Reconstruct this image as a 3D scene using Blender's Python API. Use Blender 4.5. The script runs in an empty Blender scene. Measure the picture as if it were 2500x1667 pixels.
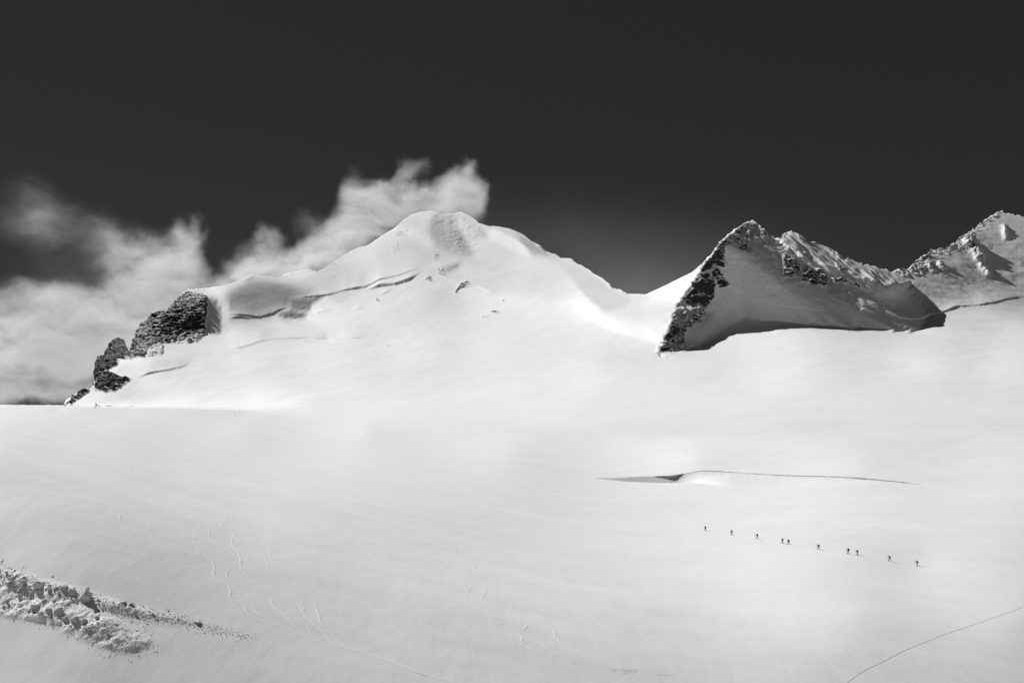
import bpy, bmesh, math, random, time
import numpy as np
from mathutils import Vector, Matrix
T0 = time.time()
random.seed(7)
RNG = np.random.default_rng(11)
scene = bpy.context.scene
COL = scene.collection

# ------------------------------------------------------------------ camera frame
# 35 mm lens on a 36 mm sensor. The camera stands on a rise at the origin; survey() gives
# the sight line through a point of the picture so that far ridges get their own distance and size.
F, CX, CY, HOR = 2430.5, 1250.0, 833.5, 1000.0
PITCH = math.atan((HOR - CY) / F)
SUN = np.array([-.58, .56, .59]); SUN /= np.linalg.norm(SUN)

def dirs(px, py):
    xc = (np.asarray(px, float) - CX) / F
    yc = -(np.asarray(py, float) - CY) / F
    c, s = math.cos(PITCH), math.sin(PITCH)
    return np.stack([xc + 0 * yc, c - yc * s, s + yc * c], -1)

# ------------------------------------------------------------------ small maths
def inpoly(poly, X, Y):
    poly = np.array(poly, float); r = np.zeros(X.shape, bool); n = len(poly)
    for i in range(n):
        x1, y1 = poly[i]; x2, y2 = poly[(i + 1) % n]
        if y1 == y2: continue
        r ^= ((y1 > Y) != (y2 > Y)) & (X < (x2 - x1) * (Y - y1) / (y2 - y1) + x1)
    return r

def conv1(a, s, axis):
    r = int(3 * s) + 1
    k = np.exp(-.5 * (np.arange(-r, r + 1) / s) ** 2); k /= k.sum()
    pad = [(0, 0)] * a.ndim; pad[axis] = (r, r)
    p = np.pad(a, pad, 'edge'); out = np.zeros_like(a, dtype=float); n = a.shape[axis]
    for i, kk in enumerate(k):
        out += kk * np.take(p, range(i, i + n), axis)
    return out

def blur(a, s):
    return conv1(conv1(a.astype(float), s, 0), s, 1) if s > 0.3 else a.astype(float)

def tps(pts, val, X, Y, lam=1e-3, sc=500.):
    x = pts / sc; n = len(x)
    U = lambda r2: np.where(r2 > 0, r2 * np.log(r2 + 1e-20) * .5, 0)
    K = np.zeros((n + 3, n + 3)); K[:n, :n] = U(((x[:, None] - x[None]) ** 2).sum(-1)) + lam * np.eye(n)
    K[:n, n] = 1; K[:n, n + 1:] = x; K[n, :n] = 1; K[n + 1:, :n] = x.T
    w = np.linalg.solve(K, np.r_[val, 0, 0, 0])
    q = np.stack([X.ravel(), Y.ravel()], -1) / sc; out = np.empty(len(q))
    for i in range(0, len(q), 20000):
        c = q[i:i + 20000]
        out[i:i + 20000] = U(((c[:, None] - x[None]) ** 2).sum(-1)) @ w[:n] + w[n] + c @ w[n + 1:]
    return out.reshape(X.shape)

def idw(pts, val, X, Y):
    q = np.stack([X.ravel(), Y.ravel()], -1); out = np.empty(len(q))
    for i in range(0, len(q), 20000):
        d = (q[i:i + 20000, None] - pts[None]) * np.array([1, 1.6])
        w = 1 / ((d ** 2).sum(-1) + 600) ** 1.5
        out[i:i + 20000] = (w * val).sum(1) / w.sum(1)
    return out.reshape(X.shape)

_G = np.random.default_rng(3).normal(size=(1024, 3)); _G /= np.linalg.norm(_G, axis=1)[:, None]
def perlin(P, seed=0):
    Pi = np.floor(P).astype(np.int64); f = P - Pi; u = f * f * f * (f * (f * 6 - 15) + 10)
    out = 0
    for dx in (0, 1):
        for dy in (0, 1):
            for dz in (0, 1):
                h = (Pi[..., 0] + dx) * 73856093 ^ (Pi[..., 1] + dy) * 19349663 ^ (Pi[..., 2] + dz) * 83492791 ^ (seed * 2654435 + 17)
                h = (h ^ (h >> 13)) * 1274126177; h = (h ^ (h >> 16)) & 1023
                g = _G[h]
                d = g[..., 0] * (f[..., 0] - dx) + g[..., 1] * (f[..., 1] - dy) + g[..., 2] * (f[..., 2] - dz)
                w = (u[..., 0] if dx else 1 - u[..., 0]) * (u[..., 1] if dy else 1 - u[..., 1]) * (u[..., 2] if dz else 1 - u[..., 2])
                out = out + w * d
    return out

def fbm(P, octv=4, seed=0, gain=.5, ridged=False):
    a, s, o = 1., 1., 0
    for k in range(octv):
        n = perlin(P * s, seed + k)
        o = o + a * ((.5 - 2 * np.abs(n)) if ridged else n)
        a *= gain; s *= 2.03
    return o

def polydist(line, X, Y):
    """distance to a polyline, signed (+ = above it in the view), and position along it 0..1"""
    line = np.array(line, float); best = np.full(X.shape, 1e9); sg = np.zeros(X.shape); al = np.zeros(X.shape)
    L = np.r_[0, np.cumsum(np.linalg.norm(np.diff(line, axis=0), axis=1))]
    for i in range(len(line) - 1):
        a, b = line[i], line[i + 1]; d = b - a; l2 = d @ d
        t = np.clip(((X - a[0]) * d[0] + (Y - a[1]) * d[1]) / l2, 0, 1)
        qx, qy = X - a[0] - t * d[0], Y - a[1] - t * d[1]
        dist = np.hypot(qx, qy); m = dist < best
        best[m] = dist[m]; sg[m] = np.sign(d[0] * qy - d[1] * qx)[m]; al[m] = ((L[i] + t * (L[i + 1] - L[i])) / L[-1])[m]
    return best * -sg, al

def sstep(a, b, x):
    t = np.clip((x - a) / (b - a), 0, 1); return t * t * (3 - 2 * t)

# ------------------------------------------------------------------ survey of the range
SKYLINE = np.array([(-300,985),(0,988),(155,989),(163,975),(192,959),(216,949),(231,941),(233,926),(235,900),(244,873),(259,869),(262,857),(277,835),(294,829),(306,835),(312,853),(317,866),(321,849),(326,828),(337,802),(363,781),(371,763),(408,759),(422,745),(441,720),(457,708),(477,704),(506,703),(550,697),(586,685),(613,671),(633,675),(676,678),(706,665),(729,662),(755,656),(775,664),(792,657),(812,641),(858,612),(898,599),(931,576),(964,556),(984,538),(1007,523),(1030,517),(1060,514),(1086,522),(1112,521),(1127,517),(1143,524),(1161,536),(1169,545),(1195,552),(1218,553),(1247,559),(1273,570),(1298,588),(1319,598),(1333,613),(1356,621),(1370,631),(1396,632),(1402,639),(1436,657),(1448,667),(1471,680),(1488,691),(1494,702),(1514,707),(1531,717),(1577,719),(1617,700),(1657,680),(1689,665),(1721,638),(1738,617),(1756,595),(1775,575),(1799,559),(1826,540),(1839,538),(1853,548),(1872,566),(1893,582),(1908,581),(1911,571),(1932,565),(1949,575),(1968,590),(1981,593),(2003,599),(2022,605),(2046,618),(2060,634),(2068,630),(2099,641),(2111,646),(2138,653),(2180,665),(2194,657),(2215,658),(2239,635),(2262,622),(2272,610),(2282,611),(2306,605),(2317,607),(2322,597),(2336,590),(2344,580),(2365,566),(2392,547),(2411,534),(2435,520),(2446,514),(2454,520),(2499,529),(2600,560),(2720,625),(2900,660)], float)
def ysky(px): return np.interp(px, SKYLINE[:, 0], SKYLINE[:, 1])

# measured points of the ground: bearing, elevation (as seen from the camera), distance in metres
ANCH = np.array([(0,1720,128),(0,1500,180),(0,1340,255),(0,1150,470),(0,1040,760),(0,1000,960),(-250,1000,950),(-250,1340,240),(-250,1720,120),(155,992,1050),
(300,1720,150),(300,1500,205),(300,1300,300),(300,1150,470),(300,1040,800),(300,1000,1120),
(600,1720,165),(600,1500,230),(600,1300,330),(600,1150,500),(600,1040,820),(600,1005,1200),
(900,1720,172),(900,1500,245),(900,1300,345),(900,1150,510),(900,1040,830),(900,1000,1250),
(1250,1720,175),(1250,1500,250),(1250,1300,355),(1250,1200,460),(1250,1100,680),(1250,1000,1250),
(1700,1720,172),(1700,1500,246),(1720,1297,365),(1700,1190,490),(1700,1130,590),(1700,1000,1100),(1700,920,1420),
(2100,1720,168),(2100,1500,244),(2240,1383,335),(2100,1190,485),(2100,1130,570),(2000,1000,950),(2000,900,1380),
(2500,1720,160),(2500,1500,235),(2500,1383,310),(2500,1190,460),(2500,1100,600),(2400,1000,900),(2400,900,1340),
(2750,1720,155),(2750,1400,290),(2750,1100,580),(2750,900,1350),(2750,780,2000),(2750,650,2300),
(165,985,2150),(250,950,2150),(235,920,2170),(300,860,2220),(400,790,2290),(480,704,2380),(380,850,2200),(450,790,2270),(540,820,2250),
(614,670,2520),(760,657,2660),(860,612,2800),(984,538,2960),(1050,515,3000),(1160,536,3020),(1250,560,3000),(1330,613,2900),(1400,636,2800),(1490,695,2600),(1570,719,2450),
(1350,700,2600),(1200,650,2700),(1050,640,2720),(900,700,2560),(760,740,2420),(600,760,2330),
(600,830,2200),(900,850,2130),(1200,850,2080),(1200,750,2420),(1450,800,2200),(1500,880,1800),(600,930,1900),(900,930,1750),(1250,930,1600),(400,950,1950),(300,975,2000),(600,975,1700),
(1835,538,1900),(1700,668,1690),(1646,743,1590),(1609,860,1480),(1720,640,1730),(1775,575,1820),(1620,780,1600),(1620,720,2000),(1660,690,1850),(1800,770,1600),(1900,790,1640),(1893,582,1930),(1932,565,1980),(2066,632,2030),(2180,664,2060),(1900,690,1740),(1760,790,1560),(1700,840,1530),(2060,805,1660),(2200,812,1680),(2060,720,1840),(2240,780,1780),
(2446,514,2420),(2320,600,2260),(2220,658,2100),(2300,760,1960),(2500,735,2060),(2500,529,2440),(2400,650,2220),(2400,800,1740),(1900,860,1460),(2250,860,1480)], float)

# grey tone wanted at each spot (0..255, by eye): shade and vignette are put into the slopes
TONE = np.array([(0,1667,148),(0,1500,160),(0,1300,178),(0,1150,200),(0,1060,212),(0,1000,222),(300,1667,158),(300,1450,172),(300,1250,195),(300,1100,215),(600,1667,172),(600,1450,186),(600,1250,205),(600,1100,220),
(600,1010,228),(900,1667,184),(900,1450,198),(900,1250,212),(900,1100,224),(900,1010,230),(1250,1667,190),(1250,1450,208),(1250,1250,222),(1250,1100,229),(1250,1000,229),(1700,1667,200),(1700,1500,216),(1700,1400,228),
(1700,1250,238),(1700,1100,231),(2050,1667,198),(2050,1500,222),(2050,1400,233),(2050,1250,238),(2050,1100,229),(2500,1667,188),(2500,1500,204),(2500,1350,220),(2500,1200,226),(2500,1100,224),(1500,1050,228),(2000,1000,227),
(2400,1000,224),(-250,1667,140),(-250,1300,172),(-250,1000,220),(2750,1667,180),(2750,1200,220),(2750,900,222),(1600,920,234),(1900,900,245),(2250,880,239),(2450,880,237),(1400,900,245),(1250,930,239),(900,950,223),
(700,930,220),(500,900,210),(300,960,189),(200,975,212),(400,850,205),(600,880,223),(560,830,222),(800,860,237),(1000,850,238),(1200,850,239),(1500,820,231),(1560,740,230),(1450,720,244),(900,760,222),
(1000,740,213),(800,790,231),(1080,720,194),(1180,680,212),(1300,720,220),(1350,800,231),(1200,780,223),(850,690,186),(960,680,199),(950,620,202),(1014,546,200),(1030,590,182),(1000,640,203),(1200,600,201),
(1250,590,194),(1300,650,221),(780,690,176),(640,690,190),(700,680,213),(900,610,219),(550,770,157),(500,712,212),(2450,560,144),(2400,600,141),(2350,660,134),(2300,700,116),(2450,700,123),(2500,650,125),
(2500,730,140),(2500,770,195),(2400,770,207),(2300,790,212),(2480,800,224),(2250,840,226)], float)
TONEPOLY = [([(560,715),(609,692),(672,690),(732,702),(775,718),(712,728),(709,748),(679,757),(659,770),(626,775),(586,772),(566,763),(552,738)],118,10),
([(712,731),(775,723),(792,726),(762,741),(755,760),(712,758)],112,3),
([(676,766),(712,758),(749,765),(744,776),(712,780),(686,775)],105,3),
([(506,725),(531,735),(543,800),(539,812),(506,816),(500,760)],105,3),
([(1057,521),(1113,528),(1130,566),(1157,619),(1150,629),(1113,622),(1084,612),(1060,609),(1047,559)],160,6),
([(1130,530),(1195,555),(1190,585),(1150,580),(1130,560)],176,5),
([(1130,632),(1118,655),(1090,664),(1085,655),(1112,645)],150,4),
([(1367,645),(1402,688),(1430,723),(1473,760),(1530,752),(1545,722),(1500,708),(1450,672),(1400,640)],212,3),
([(1252,565),(1270,582),(1287,611),(1301,622),(1339,625),(1370,631),(1330,613),(1298,588)],158,4),
([(322,918),(355,893),(408,880),(469,884),(449,894),(388,906)],186,6),
([(632,808),(800,815),(800,830),(640,828)],204,5),
([(1580,719),(1689,665),(1700,668),(1646,743),(1605,859),(1560,800)],236,6),
([(1912,592),(1935,569),(2060,635),(2180,668),(2165,695),(2050,655),(1960,625)],104,5),
([(543,735),(557,735),(557,815),(545,812)],188,3),
([(2300,690),(2330,700),(2420,690),(2440,600),(2400,570),(2360,600)],112,8)]  # last patch: shadow cast by the crag, put into the slope
NORTHFACE = [(1611,862),(1632,802),(1650,743),(1683,700),(1704,668),(1725,640),(1760,594),(1800,560),(1832,538),(1893,584),(1905,600),(1955,628),(2050,660),(2160,700),(2215,690),(2268,770),(2240,812),(2060,800),(1950,790),(1870,785),(1815,775),(1740,830),(1700,850)]
BUTTRESS = [(160,992),(150,980),(235,930),(233,860),(300,820),(330,790),(440,715),(478,700),(506,712),(506,816),(440,830),(400,850),(330,890),(300,920)]

X0, X1, YB = -250., 2750., 1730.
vt = np.linspace(0, 1, 2001); GT = 0.55 * vt + 0.45 * vt ** 2.2
_fx = np.arange(X0 - 400, X1 + 401, 10.)
_sm = conv1(ysky(_fx), 7, 0)
_tp = conv1(np.minimum(_sm - 38, 945), 7, 0) - 12
def ytop(px): return np.interp(px, _fx, _tp)

RS = 4
RX, RY = np.meshgrid(np.arange(X0 - 12, X1 + 16, RS), np.arange(480, 1748, RS)); RX = RX.astype(float); RY = RY.astype(float)
def tob(img, X, Y):
    fx = np.clip((X - RX[0, 0]) / RS, 0, img.shape[1] - 1.001); fy = np.clip((Y - RY[0, 0]) / RS, 0, img.shape[0] - 1.001)
    i = fy.astype(int); j = fx.astype(int); a = fy - i; b = fx - j
    return img[i, j] * (1 - a) * (1 - b) + img[i + 1, j] * a * (1 - b) + img[i, j + 1] * (1 - a) * b + img[i + 1, j + 1] * a * b
lin = lambda s: ((s / 255. + .055) / 1.055) ** 2.4
AMB, GAINC = .036, 1.38
_fgp = TONE[TONE[:, 1] >= 880]
_t = blur(idw(TONE[:, :2], TONE[:, 2], RX, RY), 4)
_w = sstep(960, 1060, RY); _t = _t * (1 - _w) + _w * np.clip(tps(_fgp[:, :2] * np.array([1, 1.4]), _fgp[:, 2], RX, RY * 1.4, .03), 120, 242)
for poly, val, b in TONEPOLY:
    m = blur(inpoly(poly, RX, RY), b / RS); _t = _t * (1 - m) + val * m
TGT = (lin(_t) - AMB) / GAINC
FACEM = blur(inpoly(NORTHFACE, RX, RY), 1.2)
CRAGM = blur(inpoly(BUTTRESS, RX, RY), 1.2)

def crest_y(px): return np.interp(px, [0, 160, 300, 500, 650, 900], [989.5, 989.5, 992, 997, 1003, 1015])
def crest_step(px, py):
    ease = sstep(560, 950, px); yc = crest_y(px)
    return sstep(yc + 1.5 + 45 * ease, yc - 1.5 - 110 * ease, py)

def bsp(t, n):
    x = np.clip(t, 0, 1) * (n - 3); o = []
    for i in range(n):
        u = np.abs(x - (i - 1)); o.append(np.where(u < 1, 2 / 3. - u * u + .5 * u ** 3, np.where(u < 2, (2 - u) ** 3 / 6., 0)))
    return np.stack(o, -1)
NBX, NBY = 9, 7
def swell_basis(px, py):
    bx = bsp((px - X0) / (X1 - X0), NBX); by = bsp(((np.clip(py, 960, 1760) - 960) / 800.) ** .6, NBY)
    return (bx[..., :, None] * by[..., None, :]).reshape(px.shape + (NBX * NBY,)) * (1 - sstep(560, 900, px) * sstep(1060, 985, py))[..., None]
def solve_swell():
    '''long swells of the near snowfield: a few dozen broad bumps fitted by least squares'''
    PX, PY = np.meshgrid(np.arange(X0, X1 + 1, 40.), np.linspace(1003, 1730, 50)); U = dirs(PX, PY)
    ax, ay, ad = ANCH.T; A = ANCH[~((ax < 750) & (ay < 991) & (ad > 1300))]
    base = tps(A[:, :2] * np.array([1, 1.5]), np.log(A[:, 2]), PX, PY * 1.5, .02); Bm = swell_basis(PX, PY)
    cx = .25 * (PX[1:, 1:] + PX[:-1, 1:] + PX[1:, :-1] + PX[:-1, :-1]); cy = .25 * (PY[1:, 1:] + PY[:-1, 1:] + PY[1:, :-1] + PY[:-1, :-1]); tc = tob(TGT, cx, cy)
    near = A[A[:, 1] > 1030]; Ba = swell_basis(near[:, 0], near[:, 1])
    wgt = sstep(1005, 1060, cy) * np.where((cx < 0) | (cx > 2500) | (cy > 1680), .4, 1.)
    def res(c):
        P = U * np.exp(base + Bm @ c)[..., None]
        a = P[:-1, :-1]; b = P[:-1, 1:]; cc = P[1:, :-1]; d = P[1:, 1:]
        n = np.cross((b + d - a - cc), (a + b - cc - d)); n /= np.linalg.norm(n, axis=-1, keepdims=True)
        return np.r_[(wgt * (n @ SUN - tc)).ravel(), .12 * (Ba @ c), .10 * c]
    c = np.zeros(NBX * NBY); mu = 1e-3; r = res(c)
    for it in range(12):
        J = np.stack([(res(c + 1e-4 * e) - r) / 1e-4 for e in np.eye(len(c))], 1)
        dc = np.linalg.solve(J.T @ J + mu * np.eye(len(c)), -J.T @ r); r2 = res(c + dc)
        if r2 @ r2 < r @ r: c, r, mu = c + dc, r2, mu * .3
        else: mu *= 8
    print('swell', float(np.sqrt((r[:tc.size] ** 2).mean())), 't %.1f' % (time.time() - T0))
    return c
SWELL = solve_swell()
def swell(px, py): return swell_basis(px, py) @ SWELL

def solve(step, NR, NIT, prev=None, lr0=.004):
    cols = np.arange(X0, X1 + 1, step); v = np.linspace(0, 1, NR); g = np.interp(v, vt, GT)
    PX = np.repeat(cols[None], NR, 0); yt = ytop(cols); PY = yt[None] + (YB - yt[None]) * g[:, None]
    cx = .25 * (PX[1:, 1:] + PX[:-1, 1:] + PX[1:, :-1] + PX[:-1, :-1]); cy = .25 * (PY[1:, 1:] + PY[:-1, 1:] + PY[1:, :-1] + PY[:-1, :-1])
    tc = tob(TGT, cx, cy); fc = tob(FACEM, cx, cy) > .5
    hng = np.interp(cx, [1860, 1920], [.07, .03])
    vis = sstep(-6, 2, cy - ysky(cx)) * np.where(cx < 760, sstep(5, 14, abs(cy - crest_y(cx))), 1)
    wc = (1 - .97 * tob(CRAGM, cx, cy)) * vis
    fit = lambda A: tps(A[:, :2] * np.array([1, 1.5]), np.log(A[:, 2]), PX, PY * 1.5, .02)
    ax, ay, ad = ANCH.T
    plain_ = fit(ANCH[~((ax < 750) & (ay < 991) & (ad > 1300))]); hill_ = fit(ANCH[~((ax < 650) & (ad < 1260))])
    plain_ = plain_ + swell(PX, PY)
    base = plain_ + (hill_ - plain_) * crest_step(PX, PY)
    if prev is None: w = base.copy()
    else:
        e0 = prev['w'] - prev['base']; fi = np.linspace(0, e0.shape[0] - 1, NR); fj = np.clip((cols - X0) / prev['step'], 0, e0.shape[1] - 1)
        e1 = np.stack([np.interp(fi, np.arange(e0.shape[0]), e0[:, j]) for j in range(e0.shape[1])], 1)
        e1 = np.stack([np.interp(fj, np.arange(e0.shape[1]), r) for r in e1], 0)
        w = base + e1
    U = dirs(PX, PY); m1 = np.zeros_like(w); m2 = np.zeros_like(w); aw = np.zeros_like(w); at = np.zeros_like(w)
    for (x, y, d) in ANCH:
        j = int(np.clip(round((x - X0) / step), 0, len(cols) - 1)); i = int(np.argmin(abs(PY[:, j] - y)))
        aw[i, j] += 1; at[i, j] += np.log(d)
    at = np.where(aw > 0, at / np.maximum(aw, 1), 0); aw *= (10. / step) ** -1
    sw = np.ones_like(PY)
    dyr = np.diff(PY, axis=0); ky = .8 * step; lam = 40. * (10. / step) ** 3
    sw = sw * (.75 + 4. * sstep(100, 200, PX) * sstep(800, 650, PX) * sstep(890, 920, PY) * sstep(1040, 1000, PY))
    hw = np.where((.5 * (PY[1:] + PY[:-1]) < 1000), 1., .3)
    ez = sstep(600, 1000, PX); fg = sstep(984 + 26 * ez, 996 + 74 * ez, PY)
    for it in range(NIT):
        D = np.exp(w); Pt = U * D[..., None]
        a = Pt[:-1, :-1]; b = Pt[:-1, 1:]; c = Pt[1:, :-1]; d = Pt[1:, 1:]
        Pu = (b + d - a - c) * .5; Pv = (a + b - c - d) * .5
        N = np.cross(Pu, Pv); L = np.linalg.norm(N, axis=-1) + 1e-9; Nh = N / L[..., None]; cs = Nh @ SUN
        r = np.where(fc, np.maximum(cs - hng, 0), cs - tc) * wc
        G = (2 * r * wc)[..., None] * (SUN - cs[..., None] * Nh) / L[..., None]
        gu = np.cross(Pv, G) * .5; gv = np.cross(G, Pu) * .5
        gP = np.zeros_like(Pt)
        gP[:-1, :-1] += gv - gu; gP[:-1, 1:] += gu + gv; gP[1:, :-1] -= gu + gv; gP[1:, 1:] += gu - gv
        gw = (gP * U).sum(-1) * D
        e = w - base
        sx = (e[:, 2:] - 2 * e[:, 1:-1] + e[:, :-2]) * sw[:, 1:-1]; q = 2 * lam * sx * sw[:, 1:-1]
        gw[:, 2:] += q; gw[:, 1:-1] -= 2 * q; gw[:, :-2] += q
        sl = np.diff(e, axis=0) / dyr * ky; sy = np.diff(sl, axis=0) * sw[1:-1]; q = 2 * lam * sy * sw[1:-1]
        g1 = np.zeros_like(sl); g1[1:] += q; g1[:-1] -= q; g1 = g1 / dyr * ky
        h = np.diff(w, axis=0) / dyr * 1000 + .2
        g1 += 2 * hw * np.maximum(h, 0) / dyr * 1000 * .02
        gw[1:] += g1; gw[:-1] -= g1
        gw += 3. * aw * (w - at) + .004 * e
        m1 = .9 * m1 + .1 * gw; m2 = .99 * m2 + .01 * gw * gw
        st = lr0 * (.1 + .9 * math.cos(.5 * math.pi * it / NIT)) * (m1 / (1 - .9 ** (it + 1))) / (np.sqrt(m2 / (1 - .99 ** (it + 1))) + 1e-6)
        st *= 1 - fg
        w -= st
    print('solve', step, 'residual %.4f' % float((r ** 2).mean() ** .5), 't %.1f' % (time.time() - T0))
    return dict(w=w, base=base, plain=plain_, hill=hill_, step=step, cols=cols, NR=NR)

S3 = solve(40., 44, 1000)
S3 = solve(20., 80, 600, S3, .003)
S3 = solve(10., 130, 450, S3, .002)
W = np.stack([S3['w'] - S3['base'], S3['plain'], S3['hill']], -1); NRC = S3['NR']

def cr(t):
    return (-.5 * t + t * t - .5 * t ** 3, 1 - 2.5 * t * t + 1.5 * t ** 3, .5 * t + 2 * t * t - 1.5 * t ** 3, -.5 * t * t + .5 * t ** 3)
def dist_at(px, py):
    """distance of the ground along the sight line (bicubic in the solved survey)"""
    px = np.asarray(px, float); py = np.asarray(py, float)
    yt = ytop(px); v = np.interp((py - yt) / (YB - yt), GT, vt)
    fi = np.clip(v * (NRC - 1), 0, NRC - 1.0001); fj = np.clip((px - X0) / 10., 0, W.shape[1] - 1.0001)
    i = fi.astype(int); j = fj.astype(int); wi = cr(fi - i); wj = cr(fj - j); o = 0
    for a in range(4):
        ia = np.clip(i + a - 1, 0, NRC - 1)
        for b in range(4):
            o = o + (wi[a] * wj[b])[..., None] * W[ia, np.clip(j + b - 1, 0, W.shape[1] - 1)]
    m = crest_step(px, py)
    return np.exp(o[..., 0] + o[..., 1] * (1 - m) + o[..., 2] * m)
def ground(px, py):
    return dirs(px, py) * dist_at(px, py)[..., None]

# ------------------------------------------------------------------ materials
def new_mat(name):
    m = bpy.data.materials.new(name); m.use_nodes = True
    nt = m.node_tree; b = nt.nodes['Principled BSDF']
    return m, nt, b
def N(nt, kind, **kw):
    n = nt.nodes.new(kind)
    for k, v in kw.items(): setattr(n, k, v)
    return n
def math_node(nt, op, a, b=None, clamp=False):
    n = N(nt, 'ShaderNodeMath', operation=op); n.use_clamp = clamp
    for i, x in enumerate((a, b)):
        if x is None: continue
        if isinstance(x, (int, float)): n.inputs[i].default_value = x
        else: nt.links.new(x, n.inputs[i])
    return n.outputs[0]
def grey(v): return (v, v, v, 1)

def snow_rock():
    m, nt, b = new_mat('snow_and_rock')
    geo = N(nt, 'ShaderNodeNewGeometry')
    att = N(nt, 'ShaderNodeAttribute'); att.attribute_name = 'rock'
    P = geo.outputs['Position']
    mp = N(nt, 'ShaderNodeMapping'); mp.inputs['Scale'].default_value = (.75, .75, 2.2); nt.links.new(P, mp.inputs[0])
    def noise(scale, det, rough, vec):
        n = N(nt, 'ShaderNodeTexNoise'); n.inputs['Scale'].default_value = scale; n.inputs['Detail'].default_value = det
        n.inputs['Roughness'].default_value = rough; nt.links.new(vec, n.inputs['Vector']); return n.outputs['Fac']
    n1 = noise(.15, 7, .70, mp.outputs[0])
    n2 = noise(.45, 3, .6, P)
    s = math_node(nt, 'ADD', att.outputs['Fac'], math_node(nt, 'MULTIPLY', math_node(nt, 'SUBTRACT', n1, .5), 2.3))
    sepn = N(nt, 'ShaderNodeSeparateXYZ'); nt.links.new(geo.outputs['Normal'], sepn.inputs[0])
    s = math_node(nt, 'ADD', s, math_node(nt, 'MULTIPLY', math_node(nt, 'SUBTRACT', .55, sepn.outputs['Z']), .7))
    k = N(nt, 'ShaderNodeMapRange'); k.interpolation_type = 'SMOOTHSTEP'
    nt.links.new(s, k.inputs['Value']); k.inputs['From Min'].default_value = .50; k.inputs['From Max'].default_value = .62
    # nothing but snow where the rock attribute is nil
    gate = N(nt, 'ShaderNodeMapRange'); nt.links.new(att.outputs['Fac'], gate.inputs['Value']); gate.inputs['From Min'].default_value = .03; gate.inputs['From Max'].default_value = .12
    mix = math_node(nt, 'MULTIPLY', k.outputs[0], gate.outputs[0])
    rock = N(nt, 'ShaderNodeMapRange'); nt.links.new(n2, rock.inputs['Value']); rock.inputs['From Min'].default_value = .3; rock.inputs['From Max'].default_value = .75
    rock.inputs['To Min'].default_value = .018; rock.inputs['To Max'].default_value = .08
    snow = N(nt, 'ShaderNodeMapRange'); nt.links.new(noise(.02, 4, .5, P), snow.inputs['Value']); snow.inputs['To Min'].default_value = .80; snow.inputs['To Max'].default_value = .88
    col = N(nt, 'ShaderNodeMix'); col.data_type = 'FLOAT'
    nt.links.new(mix, col.inputs[0]); nt.links.new(snow.outputs[0], col.inputs[2]); nt.links.new(rock.outputs[0], col.inputs[3])
    nt.links.new(col.outputs[0], b.inputs['Base Color'])
    b.inputs['Roughness'].default_value = .75; b.inputs['Specular IOR Level'].default_value = .12
    # wind crust: fine ripples of the snow and rough rock
    mp2 = N(nt, 'ShaderNodeMapping'); mp2.inputs['Scale'].default_value = (1, .35, 1); mp2.inputs['Rotation'].default_value = (0, 0, .5); nt.links.new(P, mp2.inputs[0])
    crust = math_node(nt, 'ADD', math_node(nt, 'MULTIPLY', math_node(nt, 'ADD', noise(.35, 5, .62, mp2.outputs[0]), math_node(nt, 'MULTIPLY', noise(.09, 3, .5, mp2.outputs[0]), 1.6)), .075), math_node(nt, 'MULTIPLY', n2, math_node(nt, 'MULTIPLY', mix, 3.0)))
    bp = N(nt, 'ShaderNodeBump'); bp.inputs['Strength'].default_value = 1.0; bp.inputs['Distance'].default_value = 1.0
    nt.links.new(crust, bp.inputs['Height']); nt.links.new(bp.outputs[0], b.inputs['Normal'])
    return m
def plain(name, v, rough=.8, var=.0, scale=5., spec=.2, bump=0):
    m, nt, b = new_mat(name)
    tc = N(nt, 'ShaderNodeTexCoord'); n = N(nt, 'ShaderNodeTexNoise'); n.inputs['Scale'].default_value = scale; n.inputs['Detail'].default_value = 4
    nt.links.new(tc.outputs['Object'], n.inputs['Vector'])
    r = N(nt, 'ShaderNodeMapRange'); nt.links.new(n.outputs['Fac'], r.inputs['Value']); r.inputs['To Min'].default_value = v * (1 - var); r.inputs['To Max'].default_value = v * (1 + var)
    if bump:
        n2 = N(nt, 'ShaderNodeTexNoise'); n2.inputs['Scale'].default_value = scale * 2; n2.inputs['Detail'].default_value = 6; n2.inputs['Roughness'].default_value = .65; nt.links.new(tc.outputs['Object'], n2.inputs['Vector'])
        bp = N(nt, 'ShaderNodeBump'); bp.inputs['Distance'].default_value = bump; nt.links.new(n2.outputs['Fac'], bp.inputs['Height']); nt.links.new(bp.outputs[0], b.inputs['Normal'])
    nt.links.new(r.outputs[0], b.inputs['Base Color']); b.inputs['Roughness'].default_value = rough; b.inputs['Specular IOR Level'].default_value = spec
    return m
M_SNOW = snow_rock()
M_BLOCK = plain('packed_snow', .82, .8, .12, 1.5, .1, .5)
M_TRACK = plain('ski_packed_snow', .89, .7, .03, .5, .1)
M_CLOTH = plain('dark_shell_fabric', .012, .8, .4, 12)
M_TROUSER = plain('black_trouser_fabric', .010, .85, .3, 12)
M_PACK = plain('black_pack_fabric', .010, .8, .3, 15)
M_SKI = plain('dark_ski_topsheet', .03, .45, .2, 6, .4)
M_POLE = plain('grey_aluminium_pole', .10, .4, .1, 6, .4)
M_SKIN = plain('skin', .30, .6, .05, 20)

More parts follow.
